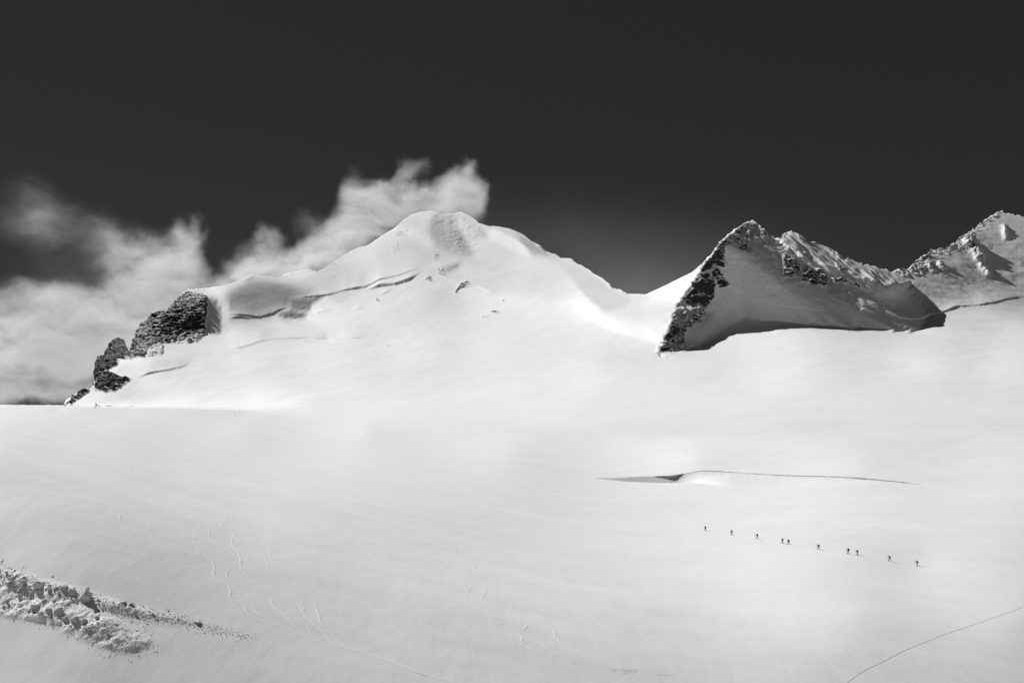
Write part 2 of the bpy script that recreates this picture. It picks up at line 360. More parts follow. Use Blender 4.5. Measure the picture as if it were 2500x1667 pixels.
# ------------------------------------------------------------------ mesh helpers
def mesh_obj(name, verts, faces, mat, parent=None, smooth=True):
    me = bpy.data.meshes.new(name)
    if isinstance(verts, np.ndarray):
        verts = np.ascontiguousarray(verts, np.float32); faces = np.ascontiguousarray(faces, np.int32)
        k = faces.shape[1]
        me.vertices.add(len(verts)); me.vertices.foreach_set('co', verts.ravel())
        me.loops.add(faces.size); me.loops.foreach_set('vertex_index', faces.ravel())
        me.polygons.add(len(faces)); me.polygons.foreach_set('loop_start', np.arange(len(faces), dtype=np.int32) * k)
        me.update(calc_edges=True)
    else:
        me.from_pydata(verts, [], faces); me.update()
    if smooth: me.polygons.foreach_set('use_smooth', np.ones(len(me.polygons), bool))
    me.materials.append(mat)
    o = bpy.data.objects.new(name, me); COL.objects.link(o)
    if parent: o.parent = parent
    return o
def tag(o, label=None, cat=None, group=None, kind=None):
    if label: o['label'] = label
    if cat: o['category'] = cat
    if group: o['group'] = group
    if kind: o['kind'] = kind
    return o

# ------------------------------------------------------------------ rock outcrops: outline, share of bare rock
ROCKS = [
 ([(161,989),(192,959),(216,949),(218,953),(196,971),(171,989)],.85,2),
 ([(231,945),(245,918),(261,904),(282,910),(294,918),(322,924),(302,939),(282,951),(261,953),(241,949)],.84,3),
 ([(231,930),(231,898),(242,869),(261,867),(294,875),(288,888),(269,898),(253,910)],.95,2),
 ([(259,871),(259,850),(277,831),(304,828),(318,853),(318,873),(294,877)],.95,2),
 ([(316,873),(320,845),(333,806),(347,790),(367,763),(408,757),(424,741),(445,716),(461,712),(506,726),(508,747),(502,779),(504,812),(486,832),(457,837),(392,837),(359,849),(355,873)],.82,3),
 ([(355,872),(367,849),(388,837),(398,845),(396,865),(379,869)],.6,3),
 ([(1606,863),(1630,799),(1657,764),(1676,721),(1695,692),(1716,668),(1738,673),(1743,721),(1722,761),(1711,786),(1676,802),(1676,839),(1657,850),(1641,864)],.58,7),
 ([(1711,662),(1721,638),(1756,593),(1799,557),(1829,537),(1853,548),(1872,568),(1872,585),(1845,593),(1831,614),(1805,609),(1778,598),(1764,625),(1772,652),(1748,646),(1724,662)],.56,5),
 ([(1738,652),(1754,657),(1780,697),(1759,702),(1738,673)],.5,4),
 ([(1912,619),(1936,625),(1955,652),(1952,678),(1912,676)],.66,4),
 ([(1963,652),(2011,657),(2024,684),(2016,702),(1979,692),(1955,686)],.7,4),
 ([(1912,601),(1931,606),(1976,622),(1973,630),(1947,619),(1920,614)],.62,3),
 ([(1908,570),(1918,566),(1916,583),(1908,584)],.7,2),
 ([(2027,678),(2065,678),(2070,694),(2040,694)],.62,3),
 ([(2038,643),(2065,654),(2067,668),(2046,662)],.56,3),
 ([(1945,572),(1970,588),(1966,596),(1945,582)],.5,3),
 ([(2003,596),(2046,612),(2062,630),(2046,634),(2022,614)],.55,3),
 ([(2079,692),(2103,697),(2095,706)],.56,3),
 ([(2105,676),(2138,690),(2125,697),(2105,686)],.5,3),
 ([(2183,664),(2199,655),(2218,665),(2223,680),(2202,678)],.62,3),
 ([(2218,660),(2245,630),(2264,620),(2272,633),(2296,652),(2280,657),(2258,652),(2250,680),(2234,673)],.58,3),
 ([(2317,609),(2325,597),(2365,572),(2379,566),(2376,587),(2392,609),(2400,625),(2384,625),(2368,603),(2339,611)],.5,3),
 ([(2340,583),(2372,594),(2396,620),(2404,650),(2390,652),(2376,625),(2350,602)],.5,3),
 ([(2392,652),(2411,657),(2416,673),(2400,665)],.58,2),
 ([(954,602),(974,592),(974,612),(961,625)],.36,4),
 ([(958,566),(991,561),(994,576),(971,582)],.28,4),
 ([(1054,612),(1070,619),(1074,639),(1060,637)],.48,3),
 ([(1064,655),(1080,649),(1094,678),(1070,670)],.5,3),
 ([(1034,685),(1050,668),(1062,690)],.56,3),
 ([(1110,712),(1123,692),(1140,685),(1152,697),(1127,704),(1113,718)],.62,3),
 ([(1105,562),(1117,575),(1130,592),(1128,614),(1115,602)],.4,4),
 ([(916,726),(926,728),(926,736),(917,738)],.5,2),
 ([(1196,759),(1219,756),(1218,765),(1200,765)],.6,2),
 ([(1175,772),(1192,771),(1190,777),(1177,777)],.55,2),
 ([(1224,732),(1231,733),(1228,739)],.55,2),
 ([(1312,596),(1334,612),(1330,618),(1314,604)],.5,2),
 ([(1482,689),(1497,703),(1488,703)],.55,2),
 ([(1440,656),(1452,667),(1444,668)],.5,2),
 ([(1512,706),(1533,717),(1520,716)],.5,2),
 ([(806,642),(817,638),(817,646),(808,648)],.5,2),
 ([(598,682),(616,671),(620,676),(604,686)],.35,2),
 ([(700,668),(732,661),(758,656),(752,663),(712,672)],.3,2),  # shadowed snow lumps of the crest, their shade put in as rock colour
 ([(936,843),(952,842),(948,846)],.5,1),
]
# ------------------------------------------------------------------ breaks of slope (bergschrunds): line, lip height m, width px, fade px
BREAKS = [
 ([(712,728),(759,725),(798,722),(848,708),(891,702),(924,688),(964,677),(997,667),(1024,655),(1056,641)],9,2.2,22),
 ([(885,711),(931,699),(964,696),(997,686),(1017,673),(1036,661)],17,2.6,16),
 ([(920,723),(941,716),(962,703),(966,698)],6,2.0,14),
 ([(550,767),(583,771),(633,775),(666,766),(686,755),(711,750),(716,735)],8,2.2,20),
 ([(553,777),(586,775),(613,780),(624,790)],8,2.4,14),
 ([(632,777),(650,779),(662,786)],5,2.0,10),
 ([(755,764),(770,766),(795,762),(812,757)],5,2,10),
 ([(850,758),(870,756),(896,752)],4,2,10),
 ([(640,829),(699,827),(765,826),(815,829),(881,826),(930,824)],6,2.0,26),
 ([(548,849),(580,851),(606,844),(633,834),(666,828)],6,2.4,20),
 ([(326,925),(367,911),(408,905),(449,895),(472,881)],7,2.6,20),
 ([(1110,716),(1120,704),(1138,700),(1155,698),(1180,706),(1212,717)],5,2.0,14),
 ([(1033,741),(1060,742)],3,2,8),
 ([(2033,751),(2049,756),(2079,752),(2111,749),(2143,756),(2164,767),(2191,776),(2218,780),(2245,780),(2269,770),(2293,765),(2309,759),(2339,749),(2379,747),(2432,740),(2454,732),(2499,725),(2560,715)],5,2.0,24),
 ([(1805,753),(1826,740),(1839,732),(1866,735),(1898,745),(1952,751),(2006,759),(2027,751),(2046,756)],2,2.6,24),  # no bergschrund: top edge of the deep shadow, shaped as a low lip
 ([(2085,764),(2110,758),(2135,764),(2150,774)],5,2,10),
]
CREV_TOP = [(1455,1165),(1500,1166),(1560,1162),(1620,1163),(1665,1158),(1690,1150),(1714,1147),(1745,1149),(1800,1152),(1850,1156),(1950,1160),(2050,1162),(2130,1168),(2200,1175),(2280,1185),(2345,1194)]
CREV_BOT = [(1455,1166),(1485,1172),(1530,1178),(1590,1182),(1690,1184),(1720,1188),(1790,1193),(1830,1195),(1900,1190),(2000,1180),(2100,1178),(2200,1181),(2280,1188),(2345,1195)]

# ------------------------------------------------------------------ the terrain sheet
NCf, NRf = 1501, 700
cols = np.linspace(X0, X1, NCf)
dens = np.interp(vt, GT, vt * 0 + 1) / np.gradient(GT); dens = 1 / np.gradient(GT); gsrt = GT
dens = dens / dens.mean() + 2.8 * np.exp(-((gsrt - .48) / .05) ** 2)      # finer rows across the crevasse
cum = np.r_[0, np.cumsum(.5 * (dens[1:] + dens[:-1]) * np.diff(gsrt))]; gg = np.interp(np.linspace(0, cum[-1], NRf), cum, gsrt)
xs = np.stack([cols * .09, 0 * cols, 0 * cols + 3.3], -1)
rough_sky = np.interp(cols, [150,160,230,500,520,600,800,820,980,1290,1310,1500,1540,1570,1700,1720,1850,1890,1910,2050,2215,2225,2400,2450,2760],
                            [0,1.5,2.5,2.5,.8,1.2,1.2,.9,.6,.6,1.6,1.6,.8,.2,.2,1.6,1.6,.8,2,2,2,3,3,1.5,1.5])
jag = fbm(xs, 4, 21, .6) * 2.2 * rough_sky
PX = np.repeat(cols[None], NRf, 0)
ys = ysky(cols); ysm = np.interp(cols, _fx, _sm)
PY = ysm[None] + (YB - ysm[None]) * gg[:, None]
PY = PY + (ys - ysm)[None] * np.exp(-(PY - ysm[None]) / 60.)
PY = PY + jag[None] * np.exp(-np.maximum(PY - ys[None], 0) / 9.)
D = dist_at(PX, PY)
# foreground crevasse: a hollow behind its front lip, its wall standing behind
yt_c = np.interp(PX, *np.array(CREV_TOP, float).T); yb_c = np.interp(PX, *np.array(CREV_BOT, float).T)
yt_c = conv1(yt_c[300:301], 8, 1) + .7 * fbm(np.stack([cols * .04, 0 * cols, 0 * cols], -1), 4, 78, .6)[None] + 0 * PX
yb_c = np.maximum(conv1(yb_c[300:301], 8, 1) + .5 * fbm(np.stack([cols * .03, 0 * cols, 0 * cols + 5], -1), 4, 79, .6)[None], yt_c[:1] + .3) + 0 * PX
incr = (PX > 1455) & (PX < 2345); tt = (yb_c - PY) / np.maximum(yb_c - yt_c, .6)
open_ = np.where(incr, np.clip((yb_c - yt_c) / 20., 0, 1), 0)
_dt = dist_at(cols, yt_c[0]); Dtop = conv1(_dt[None], 30, 1) + .25 * (_dt[None] - conv1(_dt[None], 30, 1)) + 0 * PX; Dbot = dist_at(cols, yb_c[0])[None] + 0 * PX; wall = Dtop * (1 - .004 * (1 - tt))
mside = sstep(1640, 1790, PX)
wall_r = D * (1 - mside * .0) 
inside = incr & (tt > 0) & (tt < 1)
u = np.clip(tt, 0, 1)
# left: steep wall far back; right: scooped bowl of drifted snow
aw_ = np.interp(PX, [1455, 1500, 1560, 1620, 1680, 1712], [.60, .68, .74, .77, .78, .75])
aw_ = conv1(aw_[0], 14, 0)[None] + .012 * fbm(np.stack([cols * .05, 0 * cols, 0 * cols], -1), 3, 77)[None]
left_shape = Dbot + (Dtop - Dbot) * (aw_ * sstep(0, .2, u) + (1 - aw_) * u)
ub = 1 - np.interp(PX, [1712, 1840, 1900, 2100, 2300, 2345], [1.6, 2.0, 3.4, 3.8, 2.6, 0.]) / np.maximum(yb_c - yt_c, 3.)
ub = np.clip(conv1(ub[0], 10, 0)[None] + 0 * PX, .3, .98) if False else np.clip(ub, .3, .98)
right_shape = Dbot + (Dtop - Dbot) * (.965 * np.clip(u / ub, 0, 1) + .035 * u)
right_shape = right_shape + (D - right_shape) * sstep(2050, 2250, PX) * .0 + (D - right_shape) * sstep(2240, 2340, PX)
D = np.where(inside, left_shape * (1 - mside) + right_shape * mside, D)
P = dirs(PX, PY) * D[..., None]
print('sheet', time.time() - T0)
if 0:
  for _x in (1750,1900,2060): print(_x, [(y, int(dist_at(_x, y))) for y in range(560, 900, 15)])

rock = np.zeros_like(PX)
for poly, cov, fe in ROCKS:
    pa = np.array(poly, float); x0, y0 = pa.min(0) - 14; x1, y1 = pa.max(0) + 14
    j0, j1 = np.searchsorted(cols, [x0, x1]); rows = np.where(((PY[:, j0:j1] > y0) & (PY[:, j0:j1] < y1)).any(1))[0]
    if len(rows) == 0: continue
    sl = (slice(rows[0], rows[-1] + 1), slice(j0, j1))
    sx, sy = PX[sl], PY[sl]
    Q = np.stack([sx * .06, sy * .08, 0 * sx], -1); wx = fbm(Q, 3, 5) * 5 * (fe / 3.); wy = fbm(Q + 9, 3, 6) * 5 * (fe / 3.)
    acc = 0
    if 900 < pa[:, 0].mean() < 1600: cov = cov + .22
    for ox, oy in ((0, 0), (fe, 0), (-fe, 0), (0, fe), (0, -fe), (fe * .7, fe * .7), (-fe * .7, fe * .7), (fe * .7, -fe * .7), (-fe * .7, -fe * .7)):
        acc = acc + inpoly(poly, sx + wx + ox * .6, sy + wy + oy * .6)
    rock[sl] = np.maximum(rock[sl], cov * acc / 9.)

Pn = lambda P: None
def normals(P):
    du = np.gradient(P, axis=1); dv = -np.gradient(P, axis=0)
    n = np.cross(du, dv); return n / (np.linalg.norm(n, axis=-1, keepdims=True) + 1e-9)
NRM = normals(P)
disp = np.zeros_like(PX)
# large soft swells and wind-drift of the snow; amplitude in metres
far = sstep(600, 1500, D)
disp += (fbm(P * np.array([.006, .006, .006]), 4, 31) * 1.6) * far * sstep(1040, 990, PY)
disp += fbm(P * .03, 3, 37) * .34 * far
near = 1 - far
disp += fbm(P * np.array([.018, .03, .03]), 4, 41) * .35 * near
# crags
rm = rock > .02
Q = P[rm]
strat = fbm(Q * np.array([.02, .02, .16]), 4, 51, .55, True)
blk = fbm(Q * .05, 5, 57, .6, True)
bt = np.clip((560 - PX[rm]) / 60, 0, 1)
amp = np.clip(rock[rm], 0, 1) * np.interp(PX[rm], [560, 900, 1500, 1600], [1, .35, .35, .9])
arete = sstep(1590, 1610, PX[rm]) * sstep(1900, 1850, PX[rm])
ad_, al_ = polydist([(1609,866),(1632,802),(1650,743),(1683,700),(1704,668),(1725,640),(1760,594)], PX[rm], PY[rm])
pin = np.maximum(fbm(np.stack([al_ * 13, 0 * al_, 0 * al_], -1), 3, 66, .6), -.05)
disp[rm] += 13 * pin * np.exp(-(ad_ / 9.) ** 2) * sstep(1.0, .9, al_)
disp[rm] += arete * rock[rm] * fbm(Q * .02, 3, 58, .6) * 12.0
disp[rm] += amp * (bt * (strat * 7.0 + blk * 5.5) + (1 - bt) * blk * 6.5)
# fluted ribs of the second peak: run down to the right
fl = inpoly([(1910,585),(1935,566),(2060,632),(2180,668),(2200,700),(2100,710),(1920,640)], PX, PY)
fl = blur(fl[:260].astype(float), 6); ph = (PX[:260] - 1900) * .62 - (PY[:260] - 560) * .80
fn = fbm(np.stack([ph * .055, (PX[:260] + PY[:260]) * .006, 0 * ph], -1), 3, 63, .5, True)
disp[:260] += fl * fn * 4.5
# lumpy wind-packed face of the far right ridge and summit face
lm = blur(inpoly([(2225,690),(2450,560),(2760,600),(2760,720),(2500,720),(2280,760)], PX[:300], PY[:300]).astype(float), 5)
disp[:300] += lm * fbm(P[:300] * .025, 4, 71, .55) * 1.3
lm = blur(inpoly([(1055,520),(1115,525),(1200,555),(1160,625),(1080,610)], PX[:300], PY[:300]).astype(float), 5)
disp[:300] += lm * fbm(P[:300] * .05, 5, 73, .55) * 1.5
# rimed lumps along the lit crest of the far right ridge
cm = np.exp(-np.maximum(PY[:200] - ys[None], 0) / 13.) * sstep(2215, 2235, PX[:200]) * sstep(2450, 2430, PX[:200])
disp[:200] += cm * (fbm(P[:200] * .055, 4, 97, .55) * 6.0)
# spurs of the far right ridge that throw long shadows down its face
for spur, h, wd in (([(2345,585),(2372,600),(2390,622),(2398,645)],16,7), ([(2388,640),(2400,655),(2418,678)],9,5), ([(2255,640),(2275,655),(2284,668)],9,5), ([(2285,640),(2302,655),(2312,664)],8,5), ([(2448,545),(2454,570),(2458,590)],7,5)):
    d_, a_ = polydist(spur, PX[:330], PY[:330]); disp[:330] += .62 * h * np.exp(-(d_ / (wd * 1.35)) ** 2) * np.clip(.85 + 1.3 * fbm(np.stack([PX[:330] * .07, PY[:330] * .07, 0 * PX[:330]], -1), 3, 98), .1, 1.6) * sstep(0, .25, a_) * sstep(1, .75, a_)
# wind-scoured gullies down the shaded face
lm = blur(inpoly([(1720,650),(1840,545),(1900,590),(2050,660),(2200,700),(2240,770),(2050,760),(1850,740),(1700,800)], PX[:330], PY[:330]).astype(float), 6)
gq = np.stack([(PX[:330] - .35 * PY[:330]) * .035, PY[:330] * .008, 0 * PX[:330]], -1)
disp[:330] += lm * (fbm(gq, 4, 95, .6) * 1.0 + fbm(P[:330] * .06, 4, 96, .6) * 1.2)
# bergschrund lips
for line, h, wd, fd in BREAKS:
    la = np.array(line, float); x0, y0 = la.min(0) - fd * 2; x1, y1 = la.max(0) + fd * 2
    j0, j1 = np.searchsorted(cols, [x0, x1]); rows = np.where(((PY[:, j0:j1] > y0) & (PY[:, j0:j1] < y1)).any(1))[0]
    sl = (slice(rows[0], rows[-1] + 1), slice(j0, j1)); sx, sy = PX[sl], PY[sl]
    wob = fbm(np.stack([sx * .05, sy * .05, 0 * sx], -1), 3, int(h * 7)) * 4
    d = np.interp(sx, la[:, 0], la[:, 1]) - sy - wob * .5
    xe = max(26., .30 * (la[-1, 0] - la[0, 0])); ends = sstep(la[0, 0], la[0, 0] + xe, sx) * sstep(la[-1, 0], la[-1, 0] - xe, sx)
    disp[sl] += h * .4 * ends * (.6 + .8 * np.clip(.5 + fbm(np.stack([sx * .02, 0 * sx, 0 * sx], -1), 2, 3), 0, 1)) * sstep(-wd * .5, wd * .7, d) * np.exp(-np.maximum(d, 0) / fd)
# avalanche cone: churned surface
DEB1 = [(-40,1385),(60,1400),(140,1425),(215,1445),(320,1480),(420,1505),(520,1530),(440,1522),(330,1500),(230,1478),(260,1500),(330,1540),(370,1565),(320,1590),(230,1570),(120,1520),(-40,1492)]
i0 = np.searchsorted(-(-PY[:, 130]), 1340)
dm = blur(inpoly(DEB1, PX[i0:, :420], PY[i0:, :420]).astype(float), 3)
disp[i0:, :420] += dm * (.15 + fbm(P[i0:, :420] * .5, 4, 81, .6) * .25 + fbm(P[i0:, :420] * .12, 3, 83) * .35)
# distant detail must not break the crest line of the snowfield
P = P + NRM * disp[..., None]
print('detail', time.time() - T0)

# the far sides of the ridges: run back and down behind the skyline
NB = 14
top = P[0]; hd = top[:, :2] / np.linalg.norm(top[:, :2], axis=1)[:, None]
crest = cols < 157
# smoothed base so the back does not fold
back = []
for k in range(1, NB + 1):
    t = k / NB
    s = np.where(crest, 1600 * t ** 1.3, 900 * t ** 1.5)
    dz = np.where(crest, 700 * t ** 2.2, (top[:, 2] + 350) * (1 - (1 - t) ** 1.25))
    back.append(np.c_[top[:, :2] + hd * s[:, None], top[:, 2] - dz])
back = np.array(back[::-1])
# the near slope, from under the picture to the camera's stance, and wide aprons left and right
NN = 16; bot = P[-1]; nearr = []
for k in range(1, NN + 1):
    t = k / NN
    tgt = np.c_[bot[:, 0] * .06, 0 * bot[:, 0] - 12, 0 * bot[:, 0] - 1.8]
    q = bot * (1 - t) + tgt * t; q[:, 2] = bot[:, 2] * (1 - t ** 1.6) - 1.8 * t ** 1.6
    nearr.append(q)
ALL = np.concatenate([back, P, np.array(nearr)], 0)
RK = np.concatenate([np.repeat(rock[:1] * .6, NB, 0), rock, np.zeros((NN, NCf))], 0)
PXa = np.repeat(cols[None], len(ALL), 0); PYa = np.concatenate([np.repeat(PY[:1], NB, 0), PY, np.full((NN, NCf), 1800.)], 0)
KX = np.array([.03, .08, .16, .3, .6, 1.1])
dpt = np.maximum(ALL[:, :1, 1], 40.)
lo = ALL[:, :1] + np.stack([-dpt * KX[::-1], 0 * dpt * KX, 0 * dpt * KX], -1); hi = ALL[:, -1:] + np.stack([np.maximum(ALL[:, -1:, 1], 40.) * KX, 0 * dpt * KX, 0 * dpt * KX], -1)
ALL = np.concatenate([lo, ALL, hi], 1); NK = len(KX)
RK = np.pad(RK, ((0, 0), (NK, NK))); PXa = np.concatenate([np.repeat((X0 - F * KX[::-1])[None], len(PXa), 0), PXa, np.repeat((X1 + F * KX)[None], len(PXa), 0)], 1)
PYa = np.concatenate([np.repeat(PYa[:, :1], NK, 1), PYa, np.repeat(PYa[:, -1:], NK, 1)], 1)
nr = len(ALL); NCa = ALL.shape[1]
fx = .25 * (PXa[1:, 1:] + PXa[:-1, 1:] + PXa[1:, :-1] + PXa[:-1, :-1]); fy = .25 * (PYa[1:, 1:] + PYa[:-1, 1:] + PYa[1:, :-1] + PYa[:-1, :-1])
idx = np.arange(nr * NCa).reshape(nr, NCa)
quads = np.stack([idx[:-1, :-1], idx[1:, :-1], idx[1:, 1:], idx[:-1, 1:]], -1)
jit = fbm(np.stack([fx[:, :] * .02, fy * .05, 0 * fx], -1), 3, 91) * 14
which = np.zeros(fx.shape, int)
which[inpoly([(157,300),(157,992),(230,986),(420,962),(700,925),(1000,890),(1250,872),(1450,850),(1540,800),(1583,719),(1583,300)], fx, fy + jit)] = 1
which[inpoly([(1583,300),(1583,719),(1575,780),(1600,868),(1680,870),(1760,840),(1830,800),(1960,800),(2100,815),(2240,822),(2268,771),(2214,664),(2214,300)], fx, fy + jit * .3)] = 2
which[inpoly([(2214,300),(2214,664),(2268,771),(2330,758),(2500,735),(2760,715),(6000,715),(6000,300)], fx, fy + jit * .3)] = 3
which[fy > 996] = 0
def part(name, k):
    q = quads[which == k]; used, inv = np.unique(q, return_inverse=True)
    o = mesh_obj(name, ALL.reshape(-1, 3)[used], inv.reshape(q.shape), M_SNOW)
    at = o.data.attributes.new('rock', 'FLOAT', 'POINT'); at.data.foreach_set('value', RK.ravel()[used].astype(np.float32))
    return o
tag(part('snowfield', 0), 'wide smooth glacier snowfield filling the foreground and middle distance', 'snowfield', kind='structure')
tag(part('mountain', 1), 'broad snowy dome mountain with a dark rock buttress at its left foot', 'mountain', kind='structure')
tag(part('mountain', 2), 'twin-topped pointed peak with its wide face in shade and a rocky left ridge', 'mountain', kind='structure')
tag(part('mountain', 3), 'snowy ridge climbing out of the picture on the far right', 'mountain', kind='structure')
# the valley floor round and below the massif, out to the horizon
vr = [0, 3000, 8000, 20000, 60000, 150000]; vs = []; vf = []
for i, r in enumerate(vr):
    for a in range(48):
        t = a / 48 * 2 * math.pi; vs.append((r * math.cos(t), r * math.sin(t), -900 - 1e-9 * r * r))
for i in range(len(vr) - 1):
    for a in range(48):
        b = (a + 1) % 48; vf.append((i * 48 + a, (i + 1) * 48 + a, (i + 1) * 48 + b, i * 48 + b))
tag(mesh_obj('valley_floor', vs, vf, M_SNOW), kind='structure')
print('terrain', time.time() - T0)

# surface lookups for things standing on the snow (nearest vertex of the detailed sheet)
def place(px, py):
    g = ground(np.array([px], float), np.array([py], float))[0]
    j = int(np.clip(round((px - X0) / (X1 - X0) * (NCf - 1)), 0, NCf - 1)); i = int(np.argmin(abs(PY[:, j] - py)))
    return g + NRM[i, j] * disp[i, j], NRM[i, j], D[i, j]

# ------------------------------------------------------------------ ski tracks
def resample(pts, step):
    p = np.array(pts, float); L = np.r_[0, np.cumsum(np.linalg.norm(np.diff(p, axis=0), axis=1))]
    n = max(3, int(L[-1] / step) + 1); s = np.linspace(0, L[-1], n)
    # Catmull-Rom through the points
    k = np.clip(np.searchsorted(L, s, 'right') - 1, 0, len(p) - 2); t = (s - L[k]) / (L[k + 1] - L[k])
    g = lambda i: p[np.clip(i, 0, len(p) - 1)]
    w = cr(t); return sum(w[a][:, None] * g(k + a - 1) for a in range(4))
def groove(name, pts, width, prof, label, taper=True, step=2.0):
    q = resample(pts, step)
    C = np.array([place(x, y)[0] for x, y in q]); NN_ = np.array([place(x, y)[1] for x, y in q])
    tg = np.gradient(C, axis=0); tg /= np.linalg.norm(tg, axis=1)[:, None] + 1e-9
    sd = np.cross(tg, NN_); sd /= np.linalg.norm(sd, axis=1)[:, None] + 1e-9
    k = len(prof); n = len(q); t = np.linspace(0, 1, n)
    am = (np.clip(np.minimum(t, 1 - t) * 6, 0, 1) if taper else np.ones(n)) * (1 + .35 * fbm(np.stack([t * n * .25, 0 * t, 0 * t], -1), 2, len(pts)))
    V = []
    for (u_, h) in prof:
        V.append(C + sd * (u_ * width) + NN_ * (h * am - .03)[:, None])
    V = np.array(V).transpose(1, 0, 2).reshape(-1, 3)
    a = np.arange(n - 1)[:, None] * k + np.arange(k - 1)[None]
    f = np.stack([a, a + 1, a + k + 1, a + k], -1).reshape(-1, 4)
    o = mesh_obj(name, V, f, M_TRACK)
    return tag(o, label, 'ski track', kind='structure')
TURN = [(-1, -.05), (-.55, .05), (-.2, .055), (.1, .03), (.45, .01), (.8, .012), (1, -.05)]
LINE = [(-1, -.04), (-.5, .05), (0, .03), (.5, .05), (1, -.04)]
z8 = lambda L: [(150 + x * .4677, 1080 + y * .4677) for x, y in L]
zc = lambda L: [(1100 + x * .2978, 1200 + y * .2978) for x, y in L]
TR = [z8(L) for L in ([(740,415),(766,440),(770,490),(795,520),(825,540)],[(830,345),(858,375),(850,410),(830,440),(835,465)],[(870,445),(895,480),(888,530),(910,560),(935,600),(935,640),(960,680),(1000,720)],
 [(740,505),(768,545),(755,590),(790,620),(800,650),(797,690),(830,720),(870,740),(885,770),(880,800),(910,825),(955,850),(980,890),(1040,920),(1100,945),(1180,975)],
 [(850,635),(870,660),(862,690),(885,712)],[(940,740),(950,760),(930,790),(945,815),(1000,850),(1030,890),(1080,915),(1150,950),(1230,990),(1320,1025)],
 [(1065,755),(1095,790),(1100,830),(1130,865),(1190,920),(1250,970),(1310,1015),(1390,1045),(1450,1055)],[(1080,740),(1140,770),(1200,810),(1250,850),(1270,890),(1310,930),(1370,980),(1430,1040),(1460,1057)],
 [(1215,800),(1250,820),(1265,860),(1270,885)],[(1300,815),(1330,850),(1345,890),(1355,930),(1390,970),(1440,1010),(1460,1050)],[(1250,920),(1290,960),(1310,1000),(1390,1030),(1450,1052)],
 [(1030,585),(1060,610),(1075,650),(1075,680)],[(1050,535),(1090,565),(1088,600),(1110,640)],[(590,415),(635,450),(638,490)],[(455,480),(500,525),(540,560)],[(270,345),(305,370),(300,405),(330,430)],[(715,545),(718,590)],[(460,400),(455,435),(475,455)])]
TR += [zc(L) for L in ([(690,1040),(720,1095),(790,1150),(870,1210),(950,1275),(1010,1320),(1100,1370),(1200,1410),(1310,1445)],
 [(735,1060),(770,1105),(840,1140),(860,1190),(900,1220),(970,1255),(1020,1290),(1150,1345),(1240,1385),(1305,1410),(1345,1445)],
 [(390,1075),(430,1110),(500,1140),(560,1165),(590,1200),(575,1235),(620,1270),(690,1305),(780,1335),(880,1365)],[(615,1080),(625,1100),(595,1140),(610,1170),(640,1190)],
 [(710,1210),(755,1240),(770,1275),(800,1300),(860,1325),(940,1355),(1010,1380),(1120,1410),(1240,1440)],
 [(550,925),(575,945),(595,960)],[(605,915),(625,940),(655,960)],[(455,965),(465,1000),(500,1030)],[(490,730),(500,765),(540,790)],[(410,720),(420,755),(440,775)],[(350,720),(370,745),(350,765)],
 [(480,600),(525,640),(525,680)],[(430,625),(455,660),(450,685)],[(265,520),(280,560),(325,582)],[(368,515),(385,560)],[(345,365),(360,400),(355,440),(335,465)],[(365,380),(388,420),(388,455)],
 [(145,650),(140,690),(175,720)],[(175,770),(135,830),(130,860)],[(265,770),(285,810),(265,850),(245,890)],[(240,560),(220,590),(185,615),(215,655)],[(60,205),(70,240),(95,265)],[(140,205),(145,240),(170,265)],[(30,345),(62,370),(50,400)],[(155,370),(140,395),(105,410)])]
for (x, y) in [(180,290),(435,215),(510,300),(600,360),(632,345),(675,345),(715,335),(830,315),(910,400),(975,495),(690,490),(715,430),(575,190),(612,205),(350,130),(395,190),(730,210),(460,295),(1550,245),(1640,290),(1715,390),(1690,445),(1770,460),(1800,400),(1835,430),(1885,390),(1945,410),(2005,425),(2030,385),(1925,470),(1990,475),(1875,525),(1905,515),(1970,550),(2035,570),(1945,600),(2065,625),(2040,665),(1980,660),(1865,695),(1945,705),(2015,705),(2040,775),(1965,760),(2200,770),(2235,935),(2280,950),(1915,340),(1965,345),(1820,330),(2085,545)]:
    r = random.uniform(9, 17); sg = random.choice((-1, 1))
    TR.append(z8([(x - sg * r * .3 - r * .35, y - r), (x + sg * r * .35, y - r * .2), (x - sg * r * .1 + r * .3, y + r)]))
for L in TR:
    long_ = len(L) > 6
    groove('ski_track', L, .36 if long_ else .27, LINE if long_ else TURN, 'pale ski track carved in the snow slope')
groove('ski_track', z8([(1440,1050),(1530,1075),(1610,1100),(1700,1125),(1800,1165),(1900,1205),(2050,1252),(2150,1290)]), .3, LINE, 'straight pale ski track where the turns run together at the bottom', False)
groove('ski_track', z8([(1600,1098),(1720,1140),(1830,1185),(1950,1222)]), .2, LINE, 'short pale ski track beside the straight run-out', True)
WALLT = [(-1, -.05), (-.75, .04), (-.4, .065), (.1, .055), (.35, -.02), (1, -.05)]
groove('skin_track', [(2030,1700),(2066,1667),(2096,1644),(2122,1630),(2150,1617),(2193,1595),(2244,1573),(2308,1549),(2359,1531),(2410,1512),(2461,1494),(2500,1480),(2580,1452)], .13, WALLT, 'thin dark uphill track crossing the lower right corner', False, 1.5)
groove('skin_track', [(2470,1429),(2485,1436),(2505,1444)], .3, LINE, 'short pale track at the right edge', True)

# ------------------------------------------------------------------ skiers
FEET = [(1722.7,1296.3),(1786.8,1306),(1849,1315.5),(1911,1325.8),(1926,1328.3),(1999,1340),(2071.4,1350.7),(2094,1354.2),(2173,1368.6),(2240,1380.2)]
groove('skin_track', [(1690,1291.5)] + [(x - 2, y + .6) for x, y in FEET] + [(2262,1384.5)], .16, [(-1, -.05), (-.4, .05), (.2, .04), (.4, -.03), (1, -.05)], 'faint track trodden by the line of skiers', True, 2.5)

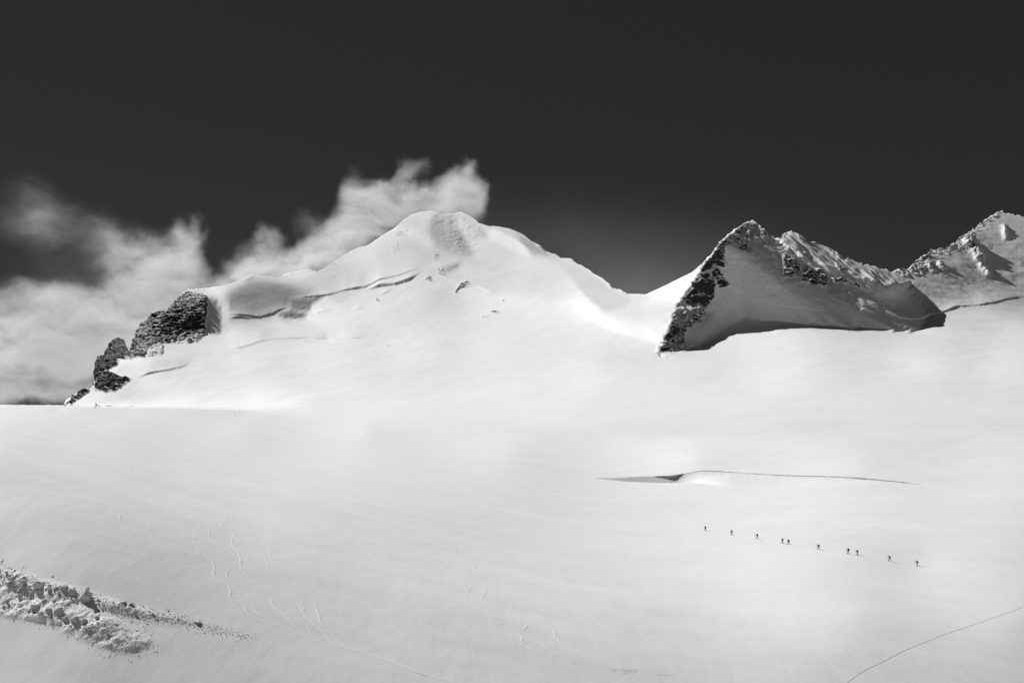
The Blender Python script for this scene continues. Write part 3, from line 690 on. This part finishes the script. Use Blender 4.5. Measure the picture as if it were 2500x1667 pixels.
def skin_mesh(name, joints, edges, mat):
    """one continuous surface grown round a skeleton"""
    me = bpy.data.meshes.new(name + '_skeleton'); keys = list(joints)
    me.from_pydata([joints[k][0] for k in keys], [(keys.index(a), keys.index(b)) for a, b in edges], [])
    o = bpy.data.objects.new(name + '_skeleton', me); COL.objects.link(o)
    md = o.modifiers.new('Skin', 'SKIN'); md.use_smooth_shade = True; md.branch_smoothing = .3
    for i, k in enumerate(keys):
        r = joints[k][1]; sv = me.skin_vertices[0].data[i]; sv.radius = (r[0] * 1.18, r[1] * 1.18) if isinstance(r, tuple) else (r * 1.18, r * 1.18); sv.use_root = (i == 0)
    sb = o.modifiers.new('Subdivision', 'SUBSURF'); sb.levels = 1; sb.render_levels = 1
    dg = bpy.context.evaluated_depsgraph_get(); dg.update()
    ev = bpy.data.meshes.new_from_object(o.evaluated_get(dg)); ev.name = name
    bpy.data.objects.remove(o); bpy.data.meshes.remove(me)
    ev.materials.clear(); ev.materials.append(mat)
    ev.polygons.foreach_set('use_smooth', np.ones(len(ev.polygons), bool))
    return ev
def tube_into(bm, pts, rads, n=6):
    pts = [Vector(p) for p in pts]; rings = []
    for i, p in enumerate(pts):
        t = (pts[min(i + 1, len(pts) - 1)] - pts[max(i - 1, 0)]).normalized()
        a = t.orthogonal().normalized(); b = t.cross(a)
        rings.append([bm.verts.new(p + (a * math.cos(k / n * 2 * math.pi) + b * math.sin(k / n * 2 * math.pi)) * rads[i]) for k in range(n)])
    for r0, r1 in zip(rings, rings[1:]):
        for k in range(n): bm.faces.new((r0[k], r0[(k + 1) % n], r1[(k + 1) % n], r1[k]))
    bm.faces.new(rings[0][::-1]); bm.faces.new(rings[-1])
def bm_mesh(name, bm, mat, smooth=True):
    bmesh.ops.recalc_face_normals(bm, faces=bm.faces)
    me = bpy.data.meshes.new(name); bm.to_mesh(me); bm.free(); me.materials.append(mat)
    if smooth: me.polygons.foreach_set('use_smooth', np.ones(len(me.polygons), bool))
    return me

def pose(lean, stride, up, reach, lead):
    """joint positions of a ski tourer walking along +x"""
    s = lead; c, sn = math.cos(lean), math.sin(lean); hip = up
    T = lambda d, w=0, off=0: (sn * d + c * off, w, hip + c * d - sn * off)
    J = {'pelvis': (T(0), (.15, .13)), 'waist': (T(.17), (.145, .115)), 'chest': (T(.36), (.17, .13)), 'yoke': (T(.49, 0, .0), (.13, .10)), 'neck': (T(.56, 0, .03), .06),
         'jaw': (T(.64, 0, .07), .075), 'head': (T(.72, 0, .07), (.088, .10)), 'crown': (T(.81, 0, .06), .07), 'nose': (T(.69, 0, .185), .018)}
    E = [('pelvis', 'waist'), ('waist', 'chest'), ('chest', 'yoke'), ('yoke', 'neck'), ('neck', 'jaw'), ('jaw', 'head'), ('head', 'crown'), ('head', 'nose')]
    for w, nm in ((1, 'l'), (-1, 'r')):
        f = s * w
        ax = stride * (.5 if f > 0 else -.55); kx = stride * (.62 if f > 0 else -.12) + .06
        J['hip' + nm] = ((0.0, w * .10, hip - .06), .105)
        J['knee' + nm] = ((kx * .75, w * .11, hip * .54 + (.03 if f > 0 else -.02)), .07)
        J['calf' + nm] = ((kx * .35 + ax * .6, w * .11, hip * .34), .062)
        J['ankle' + nm] = ((ax, w * .12, .13), .055)
        J['heel' + nm] = ((ax - .05, w * .12, .075), .05)
        J['toe' + nm] = ((ax + .17, w * .12, .065), .045)
        sh = T(.47, w * .20, 0); g = -f
        el = (sh[0] + .10 + .12 * g * reach, w * .27, sh[2] - .27)
        ha = (el[0] + .25 + .10 * g * reach, w * .27, el[2] + .02 + .06 * g)
        J['shoulder' + nm] = (sh, .075); J['elbow' + nm] = (el, .052); J['wrist' + nm] = (ha, .034)
        J['palm' + nm] = ((ha[0] + .07, w * .27, ha[2] + .01), .04)
        E += [('pelvis', 'hip' + nm), ('hip' + nm, 'knee' + nm), ('knee' + nm, 'calf' + nm), ('calf' + nm, 'ankle' + nm), ('ankle' + nm, 'heel' + nm), ('ankle' + nm, 'toe' + nm),
              ('yoke', 'shoulder' + nm), ('shoulder' + nm, 'elbow' + nm), ('elbow' + nm, 'wrist' + nm), ('wrist' + nm, 'palm' + nm)]
    return J, E, T
def make_skier(lean, stride, up, reach, lead, packsize):
    J, E, T = pose(lean, stride, up, reach, lead)
    root = bpy.data.objects.new('person', None); COL.objects.link(root)
    def child(nm, me, par=root):
        o = bpy.data.objects.new(nm, me); COL.objects.link(o); o.parent = par; return o
    child('body', skin_mesh('body', J, E, M_CLOTH))
    # rucksack: rounded, tapered bag with lid and side straps
    bm = bmesh.new(); bmesh.ops.create_cube(bm, size=1)
    bmesh.ops.subdivide_edges(bm, edges=bm.edges[:], cuts=3, use_grid_fill=True)
    for v in bm.verts:
        x, y, z = v.co; r = 1 - .28 * (abs(y) * 2) ** 3 - .25 * (abs(z) * 2) ** 4
        x2 = x * (.26 + .05 * (0.5 - z)) * packsize * (1 - .3 * (abs(z) * 2) ** 3) - .26 * packsize
        y2 = y * .36 * (1 - .2 * (abs(z) * 2) ** 4) * (1 - .15 * (abs(x) * 2) ** 3); z2 = z * .58 * packsize + .30
        q = T(z2, y2, x2 + .02); v.co = q
    pk = child('backpack', bm_mesh('backpack', bm, M_PACK))
    bm = bmesh.new(); bmesh.ops.create_cube(bm, size=1); bmesh.ops.subdivide_edges(bm, edges=bm.edges[:], cuts=2, use_grid_fill=True)
    for v in bm.verts:
        x, y, z = v.co; k = 1 - .35 * (abs(z) * 2) ** 2
        v.co = T(.30 + .32 * packsize + z * .12, y * .32 * k, x * .24 * k - .22 * packsize)
    child('backpack_lid', bm_mesh('backpack_lid', bm, M_PACK), pk)
    # woollen hat
    bm = bmesh.new(); bmesh.ops.create_uvsphere(bm, u_segments=12, v_segments=8, radius=1)
    hc = Vector(T(.78, 0, .06))
    for v in bm.verts:
        x, y, z = v.co; v.co = hc + Vector((x * .118, y * .105, max(z, -.25) * .105))
    child('hat', bm_mesh('hat', bm, M_PACK))
    for w, nm in ((1, 'l'), (-1, 'r')):
        a = Vector(J['ankle' + nm][0]); bm = bmesh.new(); secs = []
        for x, wd, z, th in ((-.88, .045, .012, .012), (-.6, .052, .010, .016), (0, .044, .010, .024), (.55, .056, .012, .016), (.78, .05, .05, .012), (.90, .02, .11, .008)):
            secs.append([bm.verts.new((a.x + .05 + x, a.y + sy * wd, z + sz * th)) for sy, sz in ((-1, -.5), (1, -.5), (1, .5), (-1, .5))])
        for r0, r1 in zip(secs, secs[1:]):
            for k in range(4): bm.faces.new((r0[k], r0[(k + 1) % 4], r1[(k + 1) % 4], r1[k]))
        bm.faces.new(secs[0][::-1]); bm.faces.new(secs[-1])
        sk = child('ski', bm_mesh('ski', bm, M_SKI, False))
        bm = bmesh.new(); tube_into(bm, [(a.x + .16, a.y, .03), (a.x + .10, a.y, .05), (a.x - .06, a.y, .045), (a.x - .10, a.y, .03)], [.03, .035, .035, .03])
        child('binding', bm_mesh('binding', bm, M_SKI), sk)
        h = Vector(J['palm' + nm][0]) + Vector((.03, 0, 0)); f = lead * w
        tip = Vector((h.x + (.10 if f < 0 else -.38), h.y + w * .05, .0)); d = (tip - h).normalized()
        bm = bmesh.new(); tube_into(bm, [h - d * .13, h - d * .10, h + d * .02, h + d * .03, tip - d * .08, tip], [.017, .019, .017, .010, .008, .004])
        tube_into(bm, [tip - d * .075, tip - d * .06], [.045, .03], 8)
        child('ski_pole', bm_mesh('ski_pole', bm, M_POLE))
        # glove: palm with four fingers closed round the grip and a thumb from its side
        bm = bmesh.new(); pc = Vector(J['palm' + nm][0]); up_ = -d; fw = Vector((1, 0, 0)); fw = (fw - up_ * fw.dot(up_)).normalized(); sd = up_.cross(fw)
        tube_into(bm, [pc - fw * .09, pc - fw * .03, pc + fw * .01], [.034, .045, .038], 8)
        for k in range(4):
            o_ = pc + up_ * (.036 - .024 * k) + sd * (w * .03); ln = (.9, 1., .95, .75)[k]
            tube_into(bm, [o_ + fw * .0, o_ + fw * .045 * ln, o_ + fw * .065 * ln - sd * w * .025, o_ + fw * .045 * ln - sd * w * .06], [.014, .013, .012, .010])
        tube_into(bm, [pc + up_ * .02 - sd * w * .03, pc + up_ * .045 - sd * w * .04 + fw * .03, pc + up_ * .05 - sd * w * .01 + fw * .06], [.016, .015, .012])
        child('glove', bm_mesh('glove', bm, M_PACK))
    return root
POSES = [(.50, .45, .84, .9, 1, 1.0), (.34, .30, .88, .5, 1, 1.05), (.34, .95, .84, .8, -1, 1.12), (.38, .60, .86, .5, 1, 1.0), (.52, .95, .83, 1.0, 1, 1.05),
         (.36, .95, .84, .7, -1, 1.05), (.24, .40, .90, .3, 1, 1.08), (.42, .35, .86, 1.0, -1, .98), (.50, .70, .83, .9, -1, .98), (.42, .30, .88, 1.1, 1, 1.0)]
WHO = ['leading skier of the line, bent furthest forward under a dark pack', 'second skier from the front, legs close together, walking alone uphill',
       'third skier from the front in a long stride with a bulky pack', 'fourth skier from the front, just ahead of a close follower',
       'skier close behind the fourth one, leaning forward with pole reached out', 'lone skier mid-line in a wide stride, between the two close pairs',
       'tallest upright skier, front one of the lower close pair', 'shorter skier following right behind the tallest upright one',
       'second to last skier, hunched in mid-stride on the lower track', 'last skier at the lower right end of the line, arm stretched forward']
FW = np.array([place(x, y)[0] for x, y in FEET])
for i, ((fx_, fy_), ps, who) in enumerate(zip(FEET, POSES, WHO)):
    p, n, d = place(fx_, fy_); a, b = FW[max(i - 1, 0)], FW[min(i + 1, 9)]
    hd_ = a - b; ang = math.atan2(hd_[1], hd_[0])
    tilt = math.atan2(hd_[2], math.hypot(hd_[0], hd_[1]))
    r = make_skier(*ps); r.location = Vector(p) + Vector((0, 0, .04)); r.rotation_euler = (0, 0, ang)
    r.scale = (1.04,) * 3
    tag(r, who, 'person', 'skiers climbing in a line across the snowfield')
print('skiers', time.time() - T0)

# ------------------------------------------------------------------ avalanche debris
def chunk(seed, kind):
    rg = np.random.default_rng(seed); bm = bmesh.new(); bmesh.ops.create_icosphere(bm, subdivisions=3 if kind != 'small' else 2, radius=1)
    cuts = rg.normal(size=(9, 3)); cuts /= np.linalg.norm(cuts, axis=1)[:, None]; lv = rg.uniform(.45, .85, 9)
    co = np.array([v.co[:] for v in bm.verts])
    if kind != 'round':
        for c, l in zip(cuts, lv):
            h = co @ c; co = co - np.outer(np.maximum(h - l, 0), c)
    co *= 1 + .30 * fbm(co * 1.6 + seed, 3, seed)[:, None]
    co += .05 * np.stack([fbm(co * 5 + k * 7, 2, seed + k) for k in range(3)], -1)
    co *= rg.uniform(.75, 1.25, 3) * np.array([1.15, 1.0, .8])
    for v, c in zip(bm.verts, co): v.co = c
    return bm_mesh('snow_block', bm, M_BLOCK, kind != 'big')
protos = [chunk(100 + k, 'small') for k in range(10)]
bigs = [chunk(200 + k, 'big') for k in range(8)]
def block(px, py, wpx, hk, me, label, cat='snow block', group=None, sink=.25, rot=None):
    p, n, d = place(px, py); s = .72 * wpx * d / F / 2
    o = bpy.data.objects.new('snow_block', me); COL.objects.link(o)
    o.scale = (s, s, s * hk); o.location = Vector(p) + Vector(n) * (s * hk * (.8 - sink * 2)); o.rotation_euler = (random.uniform(-.3, .3), random.uniform(-.3, .3), random.uniform(0, 6.28) if rot is None else rot)
    return tag(o, label, cat, group)
G1 = 'avalanche blocks lying on the slope'
UNIQ = [(54,1426,34,1.0,0,'large dark-sided snow block near the left edge, top of the avalanche heap'),(92,1432,38,1.0,1,'broad faceted snow block right of the dark-sided one on the heap crest'),
 (30,1413,26,.8,2,'pale tilted snow slab at the upper left edge of the heap'),(156,1437,28,.9,3,'sharp fin-shaped snow block on the heap crest'),(176,1446,26,.9,4,'two-sided snow block just right of the sharp fin'),
 (122,1440,20,.8,5,'snow block in the gap between the broad block and the fin'),(84,1478,34,.24,6,'longest slab of snow, undercut and dark below, in the middle of the heap'),
 (183,1513,26,.75,7,'smooth rounded snow boulder in the lower lobe of the heap'),(160,1511,20,.9,0,'rough snow block left of the rounded boulder'),(122,1489,24,.8,3,'blocky snow lump right of the longest slab'),
 (145,1492,20,.9,4,'upright snow lump between the longest slab and the rounded boulder'),(214,1537,24,.6,5,'flat dark snow block at the lower edge of the heap'),(237,1512,11,.9,2,'small dark snow block alone right of the rounded boulder'),
 (301,1473,20,.85,6,'left half of a cloven snow block on the upper band of debris'),(319,1476,20,.9,1,'right half of a cloven snow block on the upper band of debris'),(435,1509,8,.8,4,'rounded dark snow block far right on the upper band'),
 (484,1518,24,.5,2,'last low cluster block at the right tip of the debris'),(411,1488,7,.6,5,'small snow block lying alone above the debris band'),(264,1550,14,.8,7,'snow block at the front of the lower lobe'),(10,1481,10,.9,1,'lone dark snow lump at the left edge below the heap'),(46,1447,20,.8,5,'snow block lying under the large dark-sided one'),(206,1519,22,.7,1,'pale low snow block right below the rounded boulder')]
for (x, y, w, hk, k, lb) in UNIQ:
    block(x, y, w, hk, bigs[k] if 'rounded' not in lb else chunk(300 + k, 'round'), lb, group=G1, sink=.2)
# wind-topped boulder: a round cap on a tapering pillar
p, n, d = place(211, 1460); u1 = d / F
bm = bmesh.new(); bmesh.ops.create_icosphere(bm, subdivisions=4, radius=1); co = np.array([v.co[:] for v in bm.verts])
zz = (co[:, 2] + 1) / 2; prof = np.interp(zz, [0, .1, .35, .6, .72, .82, .93, 1], [.75, .95, .75, .48, .30, .36, .30, .0])
rad = np.hypot(co[:, 0], co[:, 1]) + 1e-6
co = np.c_[co[:, 0] / rad * prof + (zz - .3) * .15, co[:, 1] / rad * prof, zz * 1.7]
co *= 1 + .2 * fbm(co * 1.5, 3, 5)[:, None]
for v, c in zip(bm.verts, co): v.co = c * 14.5 * u1
o = bpy.data.objects.new('snow_block', bm_mesh('snow_block', bm, M_BLOCK)); COL.objects.link(o); o.location = Vector(p) - Vector((0, 0, 2 * u1))
tag(o, 'tall snow block with a round knob on top, standing highest on the heap', 'snow block', G1)
spots = []
UP = [(-30,1396),(20,1412),(70,1432),(130,1445),(200,1464),(260,1478),(330,1493),(400,1505),(450,1515),(520,1534)]
LO = [(-30,1470),(40,1478),(100,1496),(160,1518),(220,1540),(280,1560),(330,1578)]
def along(line, t):
    l = np.array(line, float); f = t * (len(l) - 1); i = min(int(f), len(l) - 2); return l[i] + (l[i + 1] - l[i]) * (f - i)
while len(spots) < 265:
    t = random.random() ** 1.35
    if random.random() < .66:
        c = along(UP, t); sp = 20 * (1 - t) ** 1.0 + 5; w = random.choice((5, 5, 6, 7, 8, 10, 13, 16)) * (1 - .5 * t)
    else:
        c = along(LO, t); sp = 13 * (1 - .4 * t); w = random.choice((4, 5, 5, 6, 7, 9, 11)) * (1 - .3 * t)
    x, y = c[0] + random.gauss(0, 12), c[1] + random.gauss(0, sp * .75)
    if x < -25: continue
    spots.append((x, y, w))
for k, (x, y, w) in enumerate(spots):
    block(x, y, w, random.uniform(.4, .7), protos[k % 10] if w < 9 else bigs[k % 8], 'rough grey snow lump among the rubble of the avalanche heap', group='rubble of the avalanche heap', sink=.28)
# crumbs: uncountable
cv = []; cf = []; base = np.array([v.co[:] for v in protos[0].vertices]); b6 = np.array([(1,0,0),(-1,0,0),(0,1,0),(0,-1,0),(0,0,1),(0,0,-1)], float)
f8 = [(0,2,4),(2,1,4),(1,3,4),(3,0,4),(2,0,5),(1,2,5),(3,1,5),(0,3,5)]
for k in range(2600):
    t = random.random()
    if random.random() < .55:
        t = t ** 1.2 * 1.12; c = along(UP, min(t, 1)) + np.array([max(t - 1, 0) * 700, max(t - 1, 0) * 130]); sp = 24 * (1 - .75 * min(t, 1)) + 3
    elif random.random() < .75:
        c = along(LO, t); sp = 17
    else:
        c = np.array([random.uniform(240, 370), random.uniform(1505, 1600)]); sp = 12
    x, y = c[0] + random.gauss(0, 14), c[1] + random.gauss(0, sp * .7)
    if x < -60: continue
    p, n, d = place(x, y); s = random.uniform(.5, 1.6) * d / F; s *= random.choice((1, 1, 1.4))
    R = np.linalg.qr(RNG.normal(size=(3, 3)))[0]; vv_ = (b6 * RNG.uniform(.6, 1.2, (6, 1))) @ R * s + p + n * s * .1
    i = len(cv); cv.extend(map(tuple, vv_)); cf.extend([(i + a, i + b, i + c_) for a, b, c_ in f8])
for (x0, x1, y0, y1, nn) in ((1488,1560,1635,1641,60),(1515,1555,1638,1648,50),(1600,1640,1648,1651,20)):
    for k in range(nn):
        p, n, d = place(random.uniform(x0, x1), random.uniform(y0, y1)); s = random.uniform(.5, 1.0) * d / F
        R = np.linalg.qr(RNG.normal(size=(3, 3)))[0]; vv_ = b6 @ R * s + p + n * s * .5
        i = len(cv); cv.extend(map(tuple, vv_)); cf.extend([(i + a, i + b, i + c_) for a, b, c_ in f8])
tag(mesh_obj('snow_crumbs', cv, cf, M_BLOCK, smooth=False), 'fine crumbs of snow strewn over and around the avalanche heap', 'snow crumbs', kind='stuff')
print('debris', time.time() - T0)

# ------------------------------------------------------------------ clouds: real volumes of lit vapour
def cloud(name, Dc, half, blobs, outline, label, dens, warp, nscale, seed, bright=.86, erode=1.0):
    k = Dc / F
    to = lambda x, y: ((x - CX) * k, (HOR - y) * k)
    cxp = np.mean([b[0] for b in blobs]); cyp = np.mean([b[1] for b in blobs]); ox, oz = to(cxp, cyp)
    m = bpy.data.materials.new(name + '_vapour'); m.use_nodes = True; nt = m.node_tree; nt.nodes.clear()
    out = N(nt, 'ShaderNodeOutputMaterial'); vol = N(nt, 'ShaderNodeVolumePrincipled'); nt.links.new(vol.outputs[0], out.inputs['Volume'])
    vol.inputs['Color'].default_value = grey(bright); vol.inputs['Anisotropy'].default_value = .25
    tc = N(nt, 'ShaderNodeTexCoord'); pos = tc.outputs['Object']
    def noise(scale, det, rough, vec, colr=False):
        n = N(nt, 'ShaderNodeTexNoise'); n.inputs['Scale'].default_value = scale; n.inputs['Detail'].default_value = det; n.inputs['Roughness'].default_value = rough
        nt.links.new(vec, n.inputs['Vector']); return n.outputs['Color' if colr else 'Fac']
    def vm(op, a, b):
        n = N(nt, 'ShaderNodeVectorMath', operation=op)
        for i, x in enumerate((a, b)):
            if isinstance(x, tuple): n.inputs[i].default_value = x
            else: nt.links.new(x, n.inputs[i])
        return n.outputs[0]
    off = vm('ADD', pos, (seed * 311., seed * 77., seed * 53.))
    w1 = vm('MULTIPLY', vm('SUBTRACT', noise(nscale, 5, .62, off, True), (.5, .5, .5)), (warp * 2, 0., warp * 2))
    q = vm('ADD', pos, w1)
    total = None
    for (bx, by, rx, ry, ang, wt) in blobs:
        x, z = to(bx, by)
        mp = N(nt, 'ShaderNodeMapping', vector_type='TEXTURE'); mp.inputs['Location'].default_value = (x - ox, 0, z - oz)
        mp.inputs['Rotation'].default_value = (0, math.radians(ang), 0); mp.inputs['Scale'].default_value = (rx * k, half * .85, ry * k)
        nt.links.new(q, mp.inputs[0])
        ln = N(nt, 'ShaderNodeVectorMath', operation='LENGTH'); nt.links.new(mp.outputs[0], ln.inputs[0])
        r = N(nt, 'ShaderNodeMapRange'); r.interpolation_type = 'SMOOTHERSTEP'; nt.links.new(ln.outputs['Value'], r.inputs['Value'])
        r.inputs['From Min'].default_value = 1.4; r.inputs['From Max'].default_value = 0.0; r.inputs['To Min'].default_value = 0; r.inputs['To Max'].default_value = wt
        total = r.outputs[0] if total is None else math_node(nt, 'ADD', total, r.outputs[0])
    fib = N(nt, 'ShaderNodeMapping'); fib.inputs['Rotation'].default_value = (0, math.radians(50), 0); fib.inputs['Scale'].default_value = (.55, 1., 1.5); nt.links.new(q, fib.inputs[0])
    wisp = noise(nscale * 2.3, 8, .68, vm('ADD', fib.outputs[0], (9., 4., 2.)))
    total = math_node(nt, 'MINIMUM', total, 1.25)
    wr = N(nt, 'ShaderNodeMapRange'); nt.links.new(wisp, wr.inputs['Value']); wr.inputs['From Min'].default_value = .32; wr.inputs['From Max'].default_value = .66
    wr.inputs['To Min'].default_value = 1 + 1.15 * erode; wr.inputs['To Max'].default_value = 1 - 1.0 * erode
    cut = math_node(nt, 'MULTIPLY', total, wr.outputs[0])
    fade = N(nt, 'ShaderNodeMapRange'); nt.links.new(total, fade.inputs['Value']); fade.inputs['From Max'].default_value = .25
    dn = math_node(nt, 'MULTIPLY', math_node(nt, 'MULTIPLY', cut, fade.outputs[0]), dens)
    nt.links.new(dn, vol.inputs['Density'])
    # hull: the cloud's own lumpy outline, thickest in the middle
    ol = np.array(outline, float); q2 = resample(np.r_[ol, ol[:1]], 30)[:-1]; n_ = len(q2); c0 = q2.mean(0)
    vs, fs = [], []
    prof_ = [(-1, .80), (-.8, .93), (-.4, 1.0), (.4, 1.0), (.8, .93), (1, .80)]
    for (dy, sc) in prof_:
        for (x, y) in q2:
            xx, yy = c0[0] + (x - c0[0]) * sc, c0[1] + (y - c0[1]) * sc
            X_, Z_ = to(xx, yy); vs.append((X_ - ox, dy * half, Z_ - oz))
    for a in range(len(prof_) - 1):
        for b in range(n_):
            b2 = (b + 1) % n_; fs.append((a * n_ + b, a * n_ + b2, (a + 1) * n_ + b2, (a + 1) * n_ + b))
    fs.append(tuple(range(n_))[::-1]); fs.append(tuple(range((len(prof_) - 1) * n_, len(prof_) * n_)))
    bm = bmesh.new(); bv = [bm.verts.new(v) for v in vs]
    for f in fs: bm.faces.new([bv[i] for i in f])
    bmesh.ops.triangulate(bm, faces=[f for f in bm.faces if len(f.verts) > 4])
    me = bm_mesh(name, bm, m); o = bpy.data.objects.new(name, me); COL.objects.link(o); o.location = (ox, Dc, oz)
    return tag(o, label, 'cloud')
cloud('cloud', 4300, 170, [(110,880,340,75,0,1.0),(300,800,190,120,-15,1.0),(395,700,90,120,-12,1.1),(445,620,48,80,-8,.9),(480,560,22,50,0,.35),(330,650,130,70,30,.38),(240,575,150,70,32,.15),(85,520,85,130,-18,.15),(30,545,110,70,0,.10),(40,780,220,80,0,.5),(140,735,130,52,10,.45),(150,830,320,90,0,.5),(260,690,300,150,0,.10),(480,660,40,60,0,.6),(60,960,330,26,0,.55),(540,720,80,40,0,.6)],
      [(-330,1030),(-330,600),(-180,400),(20,330),(180,340),(320,420),(440,450),(560,480),(600,600),(700,700),(700,900),(480,1030)],
      'grey-white cloud bank rising behind the dark rock buttress on the left', .0062, 125, .0045, 1)
cloud('cloud', 3900, 120, [(640,660,110,55,-8,1.0),(600,640,50,50,0,.5),(655,590,45,40,0,.35),(720,640,80,45,0,.9),(790,610,90,60,-25,1.0),(870,560,90,70,-25,1.0),(900,480,70,55,0,.75),(862,455,32,55,0,.3),(960,490,70,60,0,.85),(1000,430,28,50,10,.45),(1030,395,20,28,0,.2),(1070,490,90,42,0,1.0),(1130,470,55,60,0,1.1),(1152,425,22,48,-5,.75),(1090,455,45,34,0,.6),(1168,475,22,50,0,.8),(760,540,60,40,0,.18)],
      [(430,780),(440,600),(560,500),(680,440),(770,360),(850,310),(1000,300),(1120,320),(1220,340),(1260,480),(1230,600),(1000,740),(700,800)],
      'bright ragged cloud plume streaming up behind the dome summit', .0085, 105, .0065, 2)
cloud('cloud', 3500, 150, [(1500,740,800,300,4,.42),(1560,740,300,120,0,.40)],
      [(400,1000),(480,600),(1100,340),(1700,320),(2400,420),(2600,950),(1500,1050)], 'faint thin mist glowing above the saddle between dome and pointed peak', .0011, 60, .003, 3, .86, .1)
print('clouds', time.time() - T0)

# ------------------------------------------------------------------ light, sky, camera
w = bpy.data.worlds.new('World'); scene.world = w; w.use_nodes = True; nt = w.node_tree; bg = nt.nodes['Background']
sky = N(nt, 'ShaderNodeTexSky'); sky.sky_type = 'NISHITA'; sky.sun_disc = False
sky.sun_elevation = math.asin(SUN[2]); sky.sun_rotation = math.atan2(SUN[0], SUN[1])
sky.altitude = 3200; sky.air_density = 1.0; sky.dust_density = .0; sky.ozone_density = 1.0
# black-and-white film behind a red filter: the sky as the red light alone
sep = N(nt, 'ShaderNodeSeparateColor'); nt.links.new(sky.outputs[0], sep.inputs[0])
nt.links.new(math_node(nt, 'MULTIPLY', math_node(nt, 'POWER', sep.outputs['Red'], .5), .28), bg.inputs['Color']); bg.inputs['Strength'].default_value = .05
sl = bpy.data.lights.new('sun', 'SUN'); sl.energy = 4.2; sl.angle = math.radians(.5); sl.color = (1, 1, 1)
so = bpy.data.objects.new('sun', sl); COL.objects.link(so); so.location = (-800, 600, 900)
so.rotation_euler = Vector(-SUN).to_track_quat('-Z', 'Y').to_euler()
cam = bpy.data.cameras.new('camera'); cam.lens = 35; cam.sensor_width = 36; cam.clip_start = .5; cam.clip_end = 300000
co_ = bpy.data.objects.new('camera', cam); COL.objects.link(co_); co_.rotation_euler = (math.pi / 2 + PITCH, 0, 0); scene.camera = co_
scene.render.engine = 'CYCLES'
scene.cycles.max_bounces = 8; scene.cycles.diffuse_bounces = 4; scene.cycles.volume_bounces = 3; scene.cycles.transparent_max_bounces = 8
scene.cycles.volume_step_rate = .5; scene.cycles.volume_max_steps = 256
scene.cycles.use_denoising = True; scene.cycles.denoiser = 'OPENIMAGEDENOISE'
scene.view_settings.view_transform = 'Standard'; scene.view_settings.look = 'None'; scene.view_settings.exposure = 0.3; scene.view_settings.gamma = 1.0
print('done', time.time() - T0)
